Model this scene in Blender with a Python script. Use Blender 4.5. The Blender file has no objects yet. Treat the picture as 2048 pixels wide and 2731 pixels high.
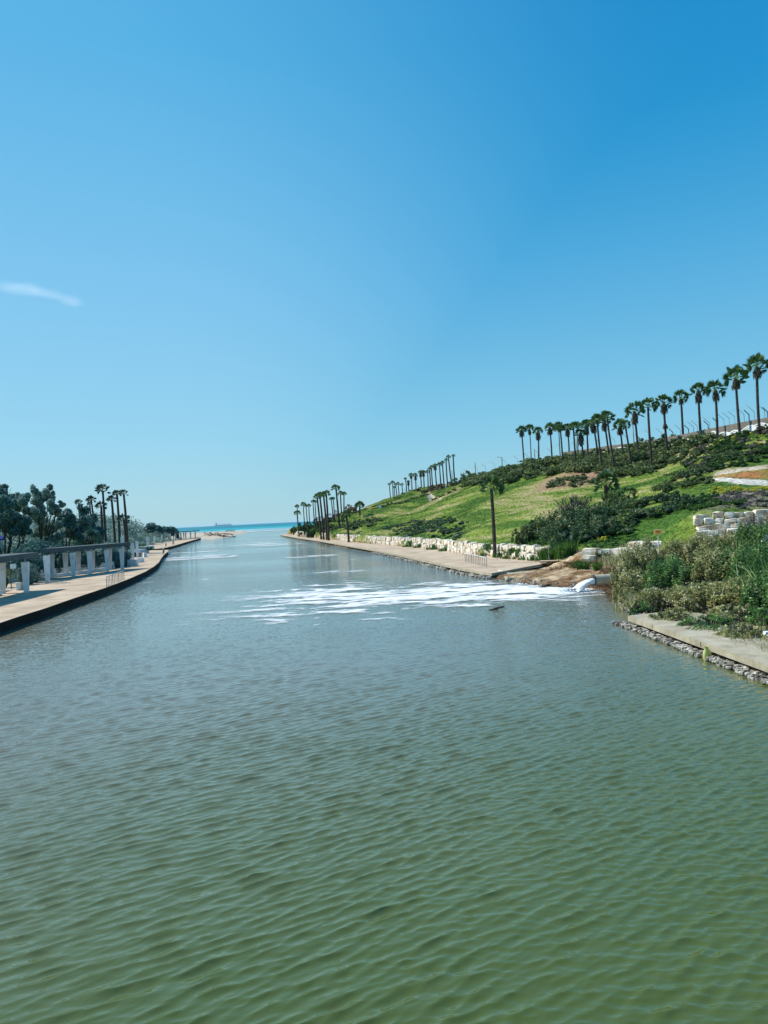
import bpy, math, random
import numpy as np
from mathutils import Vector, Matrix

# ------------------------------------------------------------------ camera, sky, sun, exposure
scene = bpy.context.scene
col = scene.collection
rng = np.random.default_rng(7)
random.seed(7)

F_PX, CX, CY = 2050.0, 1024.0, 1365.5
CAM_H = 6.4
PITCH, ROLL = 0.00707, math.atan(0.0493)
_R0 = np.array([1.0, 0, 0])
_FW = np.array([0, math.cos(PITCH), math.sin(PITCH)])
_U0 = np.array([0, -math.sin(PITCH), math.cos(PITCH)])
_RC = math.cos(ROLL) * _R0 - math.sin(ROLL) * _U0
_UC = math.sin(ROLL) * _R0 + math.cos(ROLL) * _U0

cam_d = bpy.data.cameras.new('camera')
cam_d.sensor_fit = 'VERTICAL'
cam_d.sensor_height = 36.0
cam_d.lens = 36.0 * F_PX / 2731.0
cam_d.clip_start = 0.3
cam_d.clip_end = 90000.0
cam = bpy.data.objects.new('camera', cam_d)
M = Matrix(((_RC[0], _UC[0], -_FW[0], 0), (_RC[1], _UC[1], -_FW[1], 0), (_RC[2], _UC[2], -_FW[2], CAM_H), (0, 0, 0, 1)))
cam.matrix_world = M
col.objects.link(cam)
scene.camera = cam

SUN_EL, SUN_AZ = math.radians(46), math.radians(-66)     # azimuth from +Y, negative = to the left
world = bpy.data.worlds.new('World')
scene.world = world
world.use_nodes = True
wn, wl = world.node_tree.nodes, world.node_tree.links
wn.clear()
w_out = wn.new('ShaderNodeOutputWorld')
w_bg = wn.new('ShaderNodeBackground')
w_sky = wn.new('ShaderNodeTexSky')
w_sky.sky_type = 'NISHITA'
w_sky.sun_disc = False
w_sky.sun_elevation = SUN_EL
w_sky.sun_rotation = SUN_AZ
w_sky.altitude = 0
w_sky.air_density = 1.0
w_sky.dust_density = 0.6
w_sky.ozone_density = 2.0
# the Nishita sky gives the glow, a sea-haze gradient by height (and by bearing from the sun) gives the hue
w_geo = wn.new('ShaderNodeTexCoord')
w_sep = wn.new('ShaderNodeSeparateXYZ'); wl.new(w_geo.outputs['Generated'], w_sep.inputs[0])
w_rmp = wn.new('ShaderNodeValToRGB'); _e = w_rmp.color_ramp.elements
_e[0].position = 0.0; _e[0].color = (0.315, 0.525, 0.64, 1)
_e[1].position = 1.0; _e[1].color = (0.035, 0.25, 0.60, 1)
for _p, _c in ((0.10, (0.235, 0.51, 0.715)), (0.28, (0.165, 0.45, 0.735)), (0.52, (0.068, 0.365, 0.68))):
    _k = _e.new(_p); _k.color = (*_c, 1)
wl.new(w_sep.outputs['Z'], w_rmp.inputs[0])
w_dot = wn.new('ShaderNodeVectorMath'); w_dot.operation = 'DOT_PRODUCT'
w_dot.inputs[1].default_value = (math.sin(SUN_AZ), math.cos(SUN_AZ), 0)
wl.new(w_geo.outputs['Generated'], w_dot.inputs[0])
w_az = wn.new('ShaderNodeMapRange'); w_az.inputs[1].default_value = 0.0; w_az.inputs[2].default_value = 0.62
w_az.inputs[3].default_value = 0.0; w_az.inputs[4].default_value = 1.0; w_az.interpolation_type = 'SMOOTHSTEP'
wl.new(w_dot.outputs['Value'], w_az.inputs[0])
w_hi = wn.new('ShaderNodeMapRange'); w_hi.inputs[1].default_value = 0.0; w_hi.inputs[2].default_value = 0.45
w_hi.inputs[3].default_value = 1.0; w_hi.inputs[4].default_value = 0.0
wl.new(w_sep.outputs['Z'], w_hi.inputs[0])
w_max = wn.new('ShaderNodeMath'); w_max.operation = 'MAXIMUM'
wl.new(w_az.outputs[0], w_max.inputs[0]); wl.new(w_hi.outputs[0], w_max.inputs[1])
w_tint = wn.new('ShaderNodeMix'); w_tint.data_type = 'RGBA'
w_tint.inputs[6].default_value = (-0.05, 0.60, 0.74, 1); w_tint.inputs[7].default_value = (0.97, 1.0, 0.94, 1)
wl.new(w_max.outputs[0], w_tint.inputs[0])
w_mul = wn.new('ShaderNodeMix'); w_mul.data_type = 'RGBA'; w_mul.blend_type = 'MULTIPLY'; w_mul.inputs[0].default_value = 1.0
wl.new(w_rmp.outputs[0], w_mul.inputs[6]); wl.new(w_tint.outputs[2], w_mul.inputs[7])
w_scale = wn.new('ShaderNodeVectorMath'); w_scale.operation = 'SCALE'; w_scale.inputs['Scale'].default_value = 9.7
wl.new(w_mul.outputs[2], w_scale.inputs[0])
w_mix = wn.new('ShaderNodeMix'); w_mix.data_type = 'RGBA'; w_mix.inputs[0].default_value = 0.88
wl.new(w_sky.outputs[0], w_mix.inputs[6]); wl.new(w_scale.outputs[0], w_mix.inputs[7])
wl.new(w_mix.outputs[2], w_bg.inputs[0])
w_bg.inputs[1].default_value = 0.10
wl.new(w_bg.outputs[0], w_out.inputs[0])

sun_d = bpy.data.lights.new('sun', 'SUN')
sun_d.energy = 4.2
sun_d.angle = math.radians(0.53)
sun_d.color = (1.0, 0.95, 0.87)
sun = bpy.data.objects.new('sun', sun_d)
sdir = Vector((math.sin(SUN_AZ) * math.cos(SUN_EL), math.cos(SUN_AZ) * math.cos(SUN_EL), math.sin(SUN_EL)))
sun.rotation_euler = sdir.to_track_quat('Z', 'Y').to_euler()
sun.location = (-200, 100, 250)
col.objects.link(sun)

scene.view_settings.view_transform = 'Standard'
scene.view_settings.look = 'None'
scene.view_settings.gamma = 1.0
scene.view_settings.use_curve_mapping = False
scene.view_settings.exposure = 0.38
scene.render.engine = 'CYCLES'
scene.cycles.use_denoising = True
scene.cycles.max_bounces = 6
scene.cycles.diffuse_bounces = 2
scene.cycles.glossy_bounces = 3
scene.cycles.transmission_bounces = 3
scene.cycles.transparent_max_bounces = 6
scene.cycles.volume_bounces = 1
scene.cycles.caustics_reflective = False
scene.cycles.caustics_refractive = False

# ------------------------------------------------------------------ surveying helpers
CAM = np.array([0, 0, CAM_H])
def ray(u, v):
    return _FW + _RC * (u - CX) / F_PX - _UC * (v - CY) / F_PX
def P(u, v, D):                     # point on the sight line of a photo pixel at forward distance D
    d = ray(u, v); return CAM + d * (D / d[1])
def G(u, v, z=0.0):                 # where that sight line meets the level z
    d = ray(u, v); return CAM + d * ((z - CAM_H) / d[2])

# ------------------------------------------------------------------ mesh helpers
def tag(o, label=None, cat=None, group=None, kind=None):
    if label: o['label'] = label
    if cat: o['category'] = cat
    if group: o['group'] = group
    if kind: o['kind'] = kind
    return o
def empty(name, loc, rz=0.0):
    o = bpy.data.objects.new(name, None)
    o.location = loc; o.rotation_euler = (0, 0, rz); o.empty_display_size = 0.2
    col.objects.link(o); return o
def link_mesh(name, me, parent=None):
    o = bpy.data.objects.new(name, me); col.objects.link(o)
    if parent is not None: o.parent = parent
    return o

class Geo:
    def __init__(s): s.v = []; s.f = []; s.t = []; s.n = 0
    def add(s, V, Fc, tone=None):
        V = np.asarray(V, float).reshape(-1, 3); Fc = np.asarray(Fc, int)
        s.v.append(V); s.f.append(Fc + s.n); s.n += len(V)
        if tone is None: tone = np.full(len(Fc), 0.5)
        s.t.append(np.broadcast_to(np.asarray(tone, float), (len(Fc),)))
        return s
    def mesh(s, name, mat, smooth=False):
        V = np.concatenate(s.v); me = bpy.data.meshes.new(name)
        me.vertices.add(len(V)); me.vertices.foreach_set('co', V.astype(np.float32).ravel())
        lens = np.concatenate([np.full(len(f), f.shape[1]) for f in s.f])
        flat = np.concatenate([f.ravel() for f in s.f])
        me.loops.add(len(flat)); me.loops.foreach_set('vertex_index', flat.astype(np.int32))
        me.polygons.add(len(lens))
        st = np.concatenate([[0], np.cumsum(lens)[:-1]])
        me.polygons.foreach_set('loop_start', st.astype(np.int32))
        try: me.polygons.foreach_set('loop_total', lens.astype(np.int32))
        except Exception: pass
        me.polygons.foreach_set('use_smooth', np.full(len(lens), smooth))
        a = me.attributes.new('tone', 'FLOAT', 'FACE')
        a.data.foreach_set('value', np.concatenate(s.t).astype(np.float32))
        me.update(calc_edges=True)
        if mat is not None: me.materials.append(mat)
        return me
    def obj(s, name, mat, parent=None, smooth=False):
        return link_mesh(name, s.mesh(name, mat, smooth), parent)
    # primitives
    def box(s, c, size, rz=0.0, top=None, tone=None):
        hx, hy, hz = size[0] / 2, size[1] / 2, size[2] / 2
        tx, ty = top if top else (1.0, 1.0)
        V = np.array([[-hx, -hy, -hz], [hx, -hy, -hz], [hx, hy, -hz], [-hx, hy, -hz],
                      [-hx * tx, -hy * ty, hz], [hx * tx, -hy * ty, hz], [hx * tx, hy * ty, hz], [-hx * tx, hy * ty, hz]])
        cs, sn = math.cos(rz), math.sin(rz)
        V = np.stack([V[:, 0] * cs - V[:, 1] * sn, V[:, 0] * sn + V[:, 1] * cs, V[:, 2]], 1) + np.array(c)
        return s.add(V, [[0, 3, 2, 1], [4, 5, 6, 7], [0, 1, 5, 4], [1, 2, 6, 5], [2, 3, 7, 6], [3, 0, 4, 7]], tone)
    def tube(s, pts, rad, n=8, cap=True, tone=None):
        pts = [np.asarray(p, float) for p in pts]
        if np.isscalar(rad): rad = [rad] * len(pts)
        rings = []
        up = np.array([0, 0, 1.0])
        for i, p in enumerate(pts):
            d = pts[min(i + 1, len(pts) - 1)] - pts[max(i - 1, 0)]
            d = d / (np.linalg.norm(d) + 1e-9)
            a = np.cross(d, up if abs(d[2]) < 0.9 else np.array([1.0, 0, 0])); a /= np.linalg.norm(a) + 1e-9
            b = np.cross(d, a)
            th = np.arange(n) * 2 * math.pi / n
            rings.append(p + rad[i] * (np.cos(th)[:, None] * a + np.sin(th)[:, None] * b))
        V = np.concatenate(rings); Fq = []
        for i in range(len(pts) - 1):
            for k in range(n):
                k2 = (k + 1) % n
                Fq.append([i * n + k, i * n + k2, (i + 1) * n + k2, (i + 1) * n + k])
        base = s.n
        s.add(V, Fq, tone)
        if cap:
            for r, pt in ((0, pts[0]), (len(pts) - 1, pts[-1])):
                tri = [[0, 1 + k, 1 + (k + 1) % n] for k in range(n)]
                s.add(np.vstack([pt, rings[r]]), tri, tone)
        return s

def smooth_noise(x, y, seed=0, oct=4, scale=1.0):
    """value noise on numpy arrays, about 0..1"""
    r = np.random.default_rng(seed); tot = np.zeros_like(x, float); amp = 1.0; s = 0.0
    tab = r.random((256, 256))
    for o in range(oct):
        X = x * scale * 2 ** o + 17.3 * o; Y = y * scale * 2 ** o + 5.1 * o
        xi = np.floor(X).astype(int); yi = np.floor(Y).astype(int)
        fx = X - xi; fy = Y - yi; fx = fx * fx * (3 - 2 * fx); fy = fy * fy * (3 - 2 * fy)
        a = tab[xi % 256, yi % 256]; b = tab[(xi + 1) % 256, yi % 256]
        c = tab[xi % 256, (yi + 1) % 256]; d = tab[(xi + 1) % 256, (yi + 1) % 256]
        tot += amp * ((a * (1 - fx) + b * fx) * (1 - fy) + (c * (1 - fx) + d * fx) * fy)
        s += amp; amp *= 0.5
    return tot / s

def in_poly(x, y, poly):
    x = np.asarray(x); y = np.asarray(y); c = np.zeros(x.shape, bool); n = len(poly)
    for i in range(n):
        x1, y1 = poly[i][:2]; x2, y2 = poly[(i + 1) % n][:2]
        if y1 == y2: continue
        k = ((y1 > y) != (y2 > y)) & (x < (x2 - x1) * (y - y1) / (y2 - y1) + x1)
        c ^= k
    return c

def poly_signed(x, y, line):
    """signed distance to an open polyline, positive on the right-hand side of its direction"""
    best = np.full(x.shape, 1e9); sg = np.ones(x.shape)
    for (x1, y1), (x2, y2) in zip(line[:-1], line[1:]):
        dx, dy = x2 - x1, y2 - y1; L2 = dx * dx + dy * dy
        t = np.clip(((x - x1) * dx + (y - y1) * dy) / L2, 0, 1)
        d = np.hypot(x - x1 - t * dx, y - y1 - t * dy)
        s = np.sign((x - x1) * dy - (y - y1) * dx)
        m = d < best - 1e-6
        sg = np.where(m, s, sg); best = np.where(m, d, best)
    return best * sg

# ------------------------------------------------------------------ materials
def new_mat(name):
    m = bpy.data.materials.new(name); m.use_nodes = True
    nt = m.node_tree; nt.nodes.clear()
    return m, nt.nodes, nt.links
def ramp(n, stops):
    r = n.new('ShaderNodeValToRGB'); e = r.color_ramp.elements
    while len(e) > 1: e.remove(e[-1])
    e[0].position = stops[0][0]; e[0].color = (*stops[0][1], 1)
    for p, c in stops[1:]:
        k = e.new(p); k.color = (*c, 1)
    return r
def surf(name, stops, scale=1.0, rough=0.8, bump=0.0, bscale=None, metallic=0.0, detail=6, stretch=None, spec=0.3):
    m, n, l = new_mat(name)
    o = n.new('ShaderNodeOutputMaterial'); b = n.new('ShaderNodeBsdfPrincipled')
    g = n.new('ShaderNodeNewGeometry'); mp = n.new('ShaderNodeMapping')
    if stretch: mp.inputs['Scale'].default_value = stretch
    l.new(g.outputs['Position'], mp.inputs['Vector'])
    t = n.new('ShaderNodeTexNoise'); t.inputs['Scale'].default_value = scale; t.inputs['Detail'].default_value = detail
    t.inputs['Roughness'].default_value = 0.62
    l.new(mp.outputs[0], t.inputs['Vector'])
    r = ramp(n, stops); l.new(t.outputs['Fac'], r.inputs[0]); l.new(r.outputs[0], b.inputs['Base Color'])
    b.inputs['Roughness'].default_value = rough; b.inputs['Metallic'].default_value = metallic
    b.inputs['Specular IOR Level'].default_value = spec
    if bump:
        t2 = n.new('ShaderNodeTexNoise'); t2.inputs['Scale'].default_value = bscale or scale * 6; t2.inputs['Detail'].default_value = 5
        l.new(mp.outputs[0], t2.inputs['Vector'])
        bp = n.new('ShaderNodeBump'); bp.inputs['Strength'].default_value = bump; bp.inputs['Distance'].default_value = 0.05
        l.new(t2.outputs['Fac'], bp.inputs['Height']); l.new(bp.outputs[0], b.inputs['Normal'])
    l.new(b.outputs[0], o.inputs[0]); return m
def leafy(name, stops, trans=0.25, rough=0.6, spec=0.25, gain=1.7):
    """leaf material: colour picked per leaf by the 'tone' attribute, part of the light goes through"""
    m, n, l = new_mat(name)
    o = n.new('ShaderNodeOutputMaterial'); b = n.new('ShaderNodeBsdfPrincipled')
    a = n.new('ShaderNodeAttribute'); a.attribute_name = 'tone'
    stops = [(q, tuple(min(0.75, c * gain) for c in cc)) for q, cc in stops]
    r = ramp(n, stops); l.new(a.outputs['Fac'], r.inputs[0]); l.new(r.outputs[0], b.inputs['Base Color'])
    b.inputs['Roughness'].default_value = rough; b.inputs['Specular IOR Level'].default_value = spec
    t = n.new('ShaderNodeBsdfTranslucent'); l.new(r.outputs[0], t.inputs[0])
    mx = n.new('ShaderNodeMixShader'); mx.inputs[0].default_value = min(0.5, trans + 0.14)
    l.new(b.outputs[0], mx.inputs[1]); l.new(t.outputs[0], mx.inputs[2]); l.new(mx.outputs[0], o.inputs[0])
    return m

MT = {}
MT['concrete'] = surf('walkway_concrete', [(0.3, (0.32, 0.235, 0.155)), (0.5, (0.48, 0.37, 0.255)), (0.72, (0.60, 0.49, 0.36))], 0.35, 0.9, 0.3, 9, stretch=(1, 1, 1))
MT['concrete_near'] = surf('weathered_concrete', [(0.3, (0.27, 0.235, 0.16)), (0.5, (0.38, 0.34, 0.24)), (0.72, (0.50, 0.46, 0.35))], 1.1, 0.9, 0.5, 14)
MT['rust_edge'] = surf('stained_concrete', [(0.3, (0.12, 0.06, 0.04)), (0.6, (0.25, 0.14, 0.09)), (0.8, (0.32, 0.2, 0.13))], 1.5, 0.9, 0.4, 10)
MT['black_wall'] = surf('shade_black_concrete', [(0.3, (0.004, 0.005, 0.005)), (0.6, (0.010, 0.011, 0.010)), (0.8, (0.025, 0.024, 0.02))], 1.2, 0.85, 0.5, 6)  # shade of river-facing walls and undercuts put into a near-black colour
MT['white'] = surf('whitewashed_concrete', [(0.3, (0.56, 0.60, 0.60)), (0.5, (0.76, 0.79, 0.79)), (0.8, (0.84, 0.86, 0.86))], 1.6, 0.85, 0.15, 12)
MT['roof'] = surf('grey_roof_beam', [(0.3, (0.045, 0.065, 0.07)), (0.7, (0.085, 0.115, 0.12))], 1.0, 0.7)
MT['steel'] = surf('galvanised_steel', [(0.3, (0.30, 0.30, 0.30)), (0.7, (0.48, 0.48, 0.47))], 8, 0.45, metallic=0.5)
MT['rail'] = surf('rail_paint', [(0.3, (0.22, 0.21, 0.19)), (0.7, (0.34, 0.32, 0.29))], 8, 0.5)
MT['railtop'] = surf('pale_handrail', [(0.3, (0.6, 0.62, 0.64)), (0.7, (0.75, 0.77, 0.78))], 8, 0.4)
MT['dark_metal'] = surf('dark_metal', [(0.3, (0.015, 0.017, 0.02)), (0.7, (0.04, 0.042, 0.045))], 6, 0.5)
MT['limestone'] = surf('limestone', [(0.32, (0.30, 0.21, 0.12)), (0.43, (0.58, 0.48, 0.34)), (0.54, (0.74, 0.68, 0.56)), (0.75, (0.83, 0.80, 0.72))], 1.3, 0.9, 0.8, 5)
MT['rubble'] = surf('wet_rubble', [(0.35, (0.06, 0.055, 0.045)), (0.5, (0.32, 0.29, 0.24)), (0.62, (0.66, 0.61, 0.52))], 3.5, 0.85, 0.8, 10)
MT['bark'] = surf('palm_bark', [(0.3, (0.022, 0.017, 0.014)), (0.55, (0.075, 0.058, 0.048)), (0.75, (0.19, 0.155, 0.13))], 3.0, 0.95, 1.0, 8, stretch=(1, 1, 3))
MT['wood'] = surf('tree_bark', [(0.3, (0.018, 0.014, 0.012)), (0.7, (0.06, 0.048, 0.04))], 3.0, 0.95, 0.8, 9)
MT['frond'] = leafy('palm_frond', [(0.0, (0.012, 0.030, 0.012)), (0.5, (0.030, 0.062, 0.020)), (0.85, (0.065, 0.105, 0.03)), (1.0, (0.14, 0.13, 0.06))], 0.15, 0.45, 0.5, gain=3.3)
MT['frond_teal'] = leafy('palm_frond_bluish', [(0.0, (0.012, 0.034, 0.026)), (0.6, (0.030, 0.062, 0.045)), (1.0, (0.07, 0.11, 0.06))], 0.15, 0.5, 0.4)
MT['skirt'] = leafy('dead_palm_leaves', [(0.0, (0.035, 0.028, 0.022)), (0.5, (0.085, 0.068, 0.052)), (1.0, (0.17, 0.135, 0.10))], 0.08, 0.9, gain=1.4)
MT['teal_leaf'] = leafy('dark_teal_foliage', [(0.0, (0.006, 0.022, 0.022)), (0.5, (0.018, 0.046, 0.042)), (1.0, (0.055, 0.10, 0.082))], 0.12, gain=4.2)
MT['olive_leaf'] = leafy('grey_olive_foliage', [(0.0, (0.014, 0.030, 0.028)), (0.5, (0.045, 0.068, 0.058)), (1.0, (0.13, 0.16, 0.14))], 0.15, gain=4.8)
MT['shrub'] = leafy('coastal_shrub_leaves', [(0.0, (0.015, 0.027, 0.009)), (0.5, (0.044, 0.064, 0.022)), (0.85, (0.10, 0.12, 0.05)), (1.0, (0.18, 0.17, 0.09))], 0.15, gain=2.9)
MT['shrub_grey'] = leafy('grey_twiggy_shrub', [(0.0, (0.04, 0.035, 0.03)), (0.5, (0.10, 0.09, 0.075)), (1.0, (0.2, 0.17, 0.15))], 0.1, 0.9, gain=1.3)
MT['flower_bush'] = leafy('flowering_bush_leaves', [(0.0, (0.006, 0.016, 0.008)), (0.45, (0.020, 0.042, 0.018)), (0.80, (0.05, 0.085, 0.03)), (0.86, (0.12, 0.12, 0.06)), (0.93, (0.42, 0.17, 0.10)), (1.0, (0.55, 0.32, 0.18))], 0.12, gain=2.8)
MT['green_bush'] = leafy('fresh_green_leaves', [(0.0, (0.015, 0.045, 0.010)), (0.5, (0.04, 0.105, 0.02)), (1.0, (0.12, 0.21, 0.04))], 0.25, gain=1.35)
MT['front_bush'] = leafy('riverbank_shrub_leaves', [(0.0, (0.020, 0.024, 0.008)), (0.35, (0.062, 0.068, 0.024)), (0.65, (0.125, 0.130, 0.05)), (0.85, (0.20, 0.185, 0.10)), (1.0, (0.36, 0.31, 0.20))], 0.22, gain=3.3)
MT['front_green'] = leafy('riverbank_green_leaves', [(0.0, (0.010, 0.028, 0.008)), (0.45, (0.035, 0.08, 0.02)), (0.8, (0.09, 0.16, 0.045)), (1.0, (0.26, 0.29, 0.15))], 0.25, gain=2.5)
MT['rusty_stem'] = leafy('dry_rusty_stems', [(0.0, (0.09, 0.04, 0.022)), (0.5, (0.23, 0.115, 0.06)), (1.0, (0.40, 0.27, 0.16))], 0.1, 0.9, gain=1.1)
MT['twig'] = leafy('grey_twigs', [(0.0, (0.03, 0.024, 0.02)), (0.5, (0.10, 0.085, 0.07)), (1.0, (0.36, 0.33, 0.28))], 0.0, 0.9, gain=1)
MT['grass'] = leafy('lawn_grass', [(0.0, (0.035, 0.095, 0.016)), (0.35, (0.085, 0.175, 0.024)), (0.6, (0.18, 0.26, 0.040)), (0.8, (0.32, 0.34, 0.10)), (1.0, (0.46, 0.38, 0.20))], 0.3, gain=1.15)
MT['yellow_flower'] = leafy('yellow_blossom', [(0.0, (0.12, 0.22, 0.03)), (0.5, (0.42, 0.42, 0.05)), (1.0, (0.62, 0.52, 0.06))], 0.25, gain=1.2)
MT['scrub'] = leafy('dry_grey_groundcover', [(0.0, (0.05, 0.055, 0.045)), (0.5, (0.14, 0.135, 0.115)), (1.0, (0.28, 0.26, 0.23))], 0.1, 0.9, gain=1.2)
MT['sand'] = surf('beach_sand', [(0.3, (0.33, 0.26, 0.18)), (0.55, (0.48, 0.41, 0.31)), (0.75, (0.62, 0.57, 0.48))], 0.25, 0.95, 0.2, 3)
MT['ship'] = surf('hazed_ship_paint', [(0.3, (0.42, 0.55, 0.62)), (0.7, (0.50, 0.62, 0.68))], 0.01, 0.8)  # distant haze put into the hull paint as a paler, bluer tone
MT['pipe'] = surf('pale_plastic_pipe', [(0.3, (0.36, 0.33, 0.24)), (0.7, (0.52, 0.49, 0.38))], 2.5, 0.6, 0.1, 8)
MT['pipe_dark'] = surf('pipe_mouth_rim', [(0.3, (0.03, 0.035, 0.04)), (0.7, (0.07, 0.075, 0.08))], 3, 0.5)
_m, _n, _l = new_mat('water_foam')
_o = _n.new('ShaderNodeOutputMaterial'); _b = _n.new('ShaderNodeBsdfDiffuse'); _b.inputs[0].default_value = (0.84, 0.88, 0.90, 1); _tr = _n.new('ShaderNodeBsdfTransparent'); _mx = _n.new('ShaderNodeMixShader')
_a = _n.new('ShaderNodeAttribute'); _a.attribute_name = 'tone'; _g = _n.new('ShaderNodeNewGeometry'); _mp = _n.new('ShaderNodeMapping'); _mp.inputs['Scale'].default_value = (0.6, 1.1, 1)
_t = _n.new('ShaderNodeTexNoise'); _t.inputs['Scale'].default_value = 2.2; _t.inputs['Detail'].default_value = 6; _t.inputs['Roughness'].default_value = 0.7
_l.new(_g.outputs['Position'], _mp.inputs[0]); _l.new(_mp.outputs[0], _t.inputs['Vector'])
_s = _n.new('ShaderNodeMath'); _s.operation = 'ADD'; _l.new(_a.outputs['Fac'], _s.inputs[0]); _l.new(_t.outputs['Fac'], _s.inputs[1])
_r = _n.new('ShaderNodeMapRange'); _r.inputs[1].default_value = 0.74; _r.inputs[2].default_value = 1.60; _l.new(_s.outputs[0], _r.inputs[0])
_l.new(_r.outputs[0], _mx.inputs[0]); _l.new(_tr.outputs[0], _mx.inputs[1]); _l.new(_b.outputs[0], _mx.inputs[2]); _l.new(_mx.outputs[0], _o.inputs[0]); MT['foam'] = _m
MT['orange'] = surf('orange_sign_board', [(0.3, (0.70, 0.30, 0.02)), (0.7, (0.80, 0.36, 0.03))], 6, 0.5)
MT['cream'] = surf('cream_paint', [(0.3, (0.55, 0.53, 0.42)), (0.7, (0.68, 0.66, 0.55))], 6, 0.6)
MT['white_paint'] = surf('white_sign_paint', [(0.3, (0.75, 0.77, 0.78)), (0.7, (0.82, 0.84, 0.85))], 6, 0.5)
MT['yellow'] = surf('yellow_plastic', [(0.3, (0.50, 0.48, 0.12)), (0.7, (0.62, 0.60, 0.20))], 8, 0.5)
MT['red'] = surf('red_canvas', [(0.3, (0.55, 0.05, 0.02)), (0.7, (0.65, 0.08, 0.03))], 6, 0.7)
MT['blue'] = surf('blue_canvas', [(0.3, (0.01, 0.06, 0.35)), (0.7, (0.02, 0.09, 0.45))], 6, 0.7)
MT['car'] = surf('silver_car_paint', [(0.3, (0.45, 0.47, 0.48)), (0.7, (0.52, 0.54, 0.55))], 6, 0.25, metallic=0.4)
MT['glass'] = surf('dark_glass', [(0.3, (0.01, 0.013, 0.016)), (0.7, (0.02, 0.024, 0.028))], 6, 0.08, spec=0.6)
MT['skin'] = surf('skin', [(0.3, (0.30, 0.17, 0.11)), (0.7, (0.36, 0.21, 0.14))], 6, 0.6)
MT['black_cloth'] = surf('dark_clothing', [(0.3, (0.012, 0.014, 0.02)), (0.7, (0.03, 0.033, 0.045))], 6, 0.9)
MT['pink_cloth'] = surf('pink_clothing', [(0.3, (0.5, 0.05, 0.12)), (0.7, (0.6, 0.08, 0.16))], 6, 0.9)
MT['blue_cloth'] = surf('blue_clothing', [(0.3, (0.03, 0.06, 0.16)), (0.7, (0.05, 0.09, 0.22))], 6, 0.9)
MT['wall_grey'] = surf('perimeter_wall_concrete', [(0.3, (0.12, 0.11, 0.09)), (0.6, (0.2, 0.185, 0.155)), (0.8, (0.26, 0.24, 0.21))], 0.8, 0.9, 0.3, 6)

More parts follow.
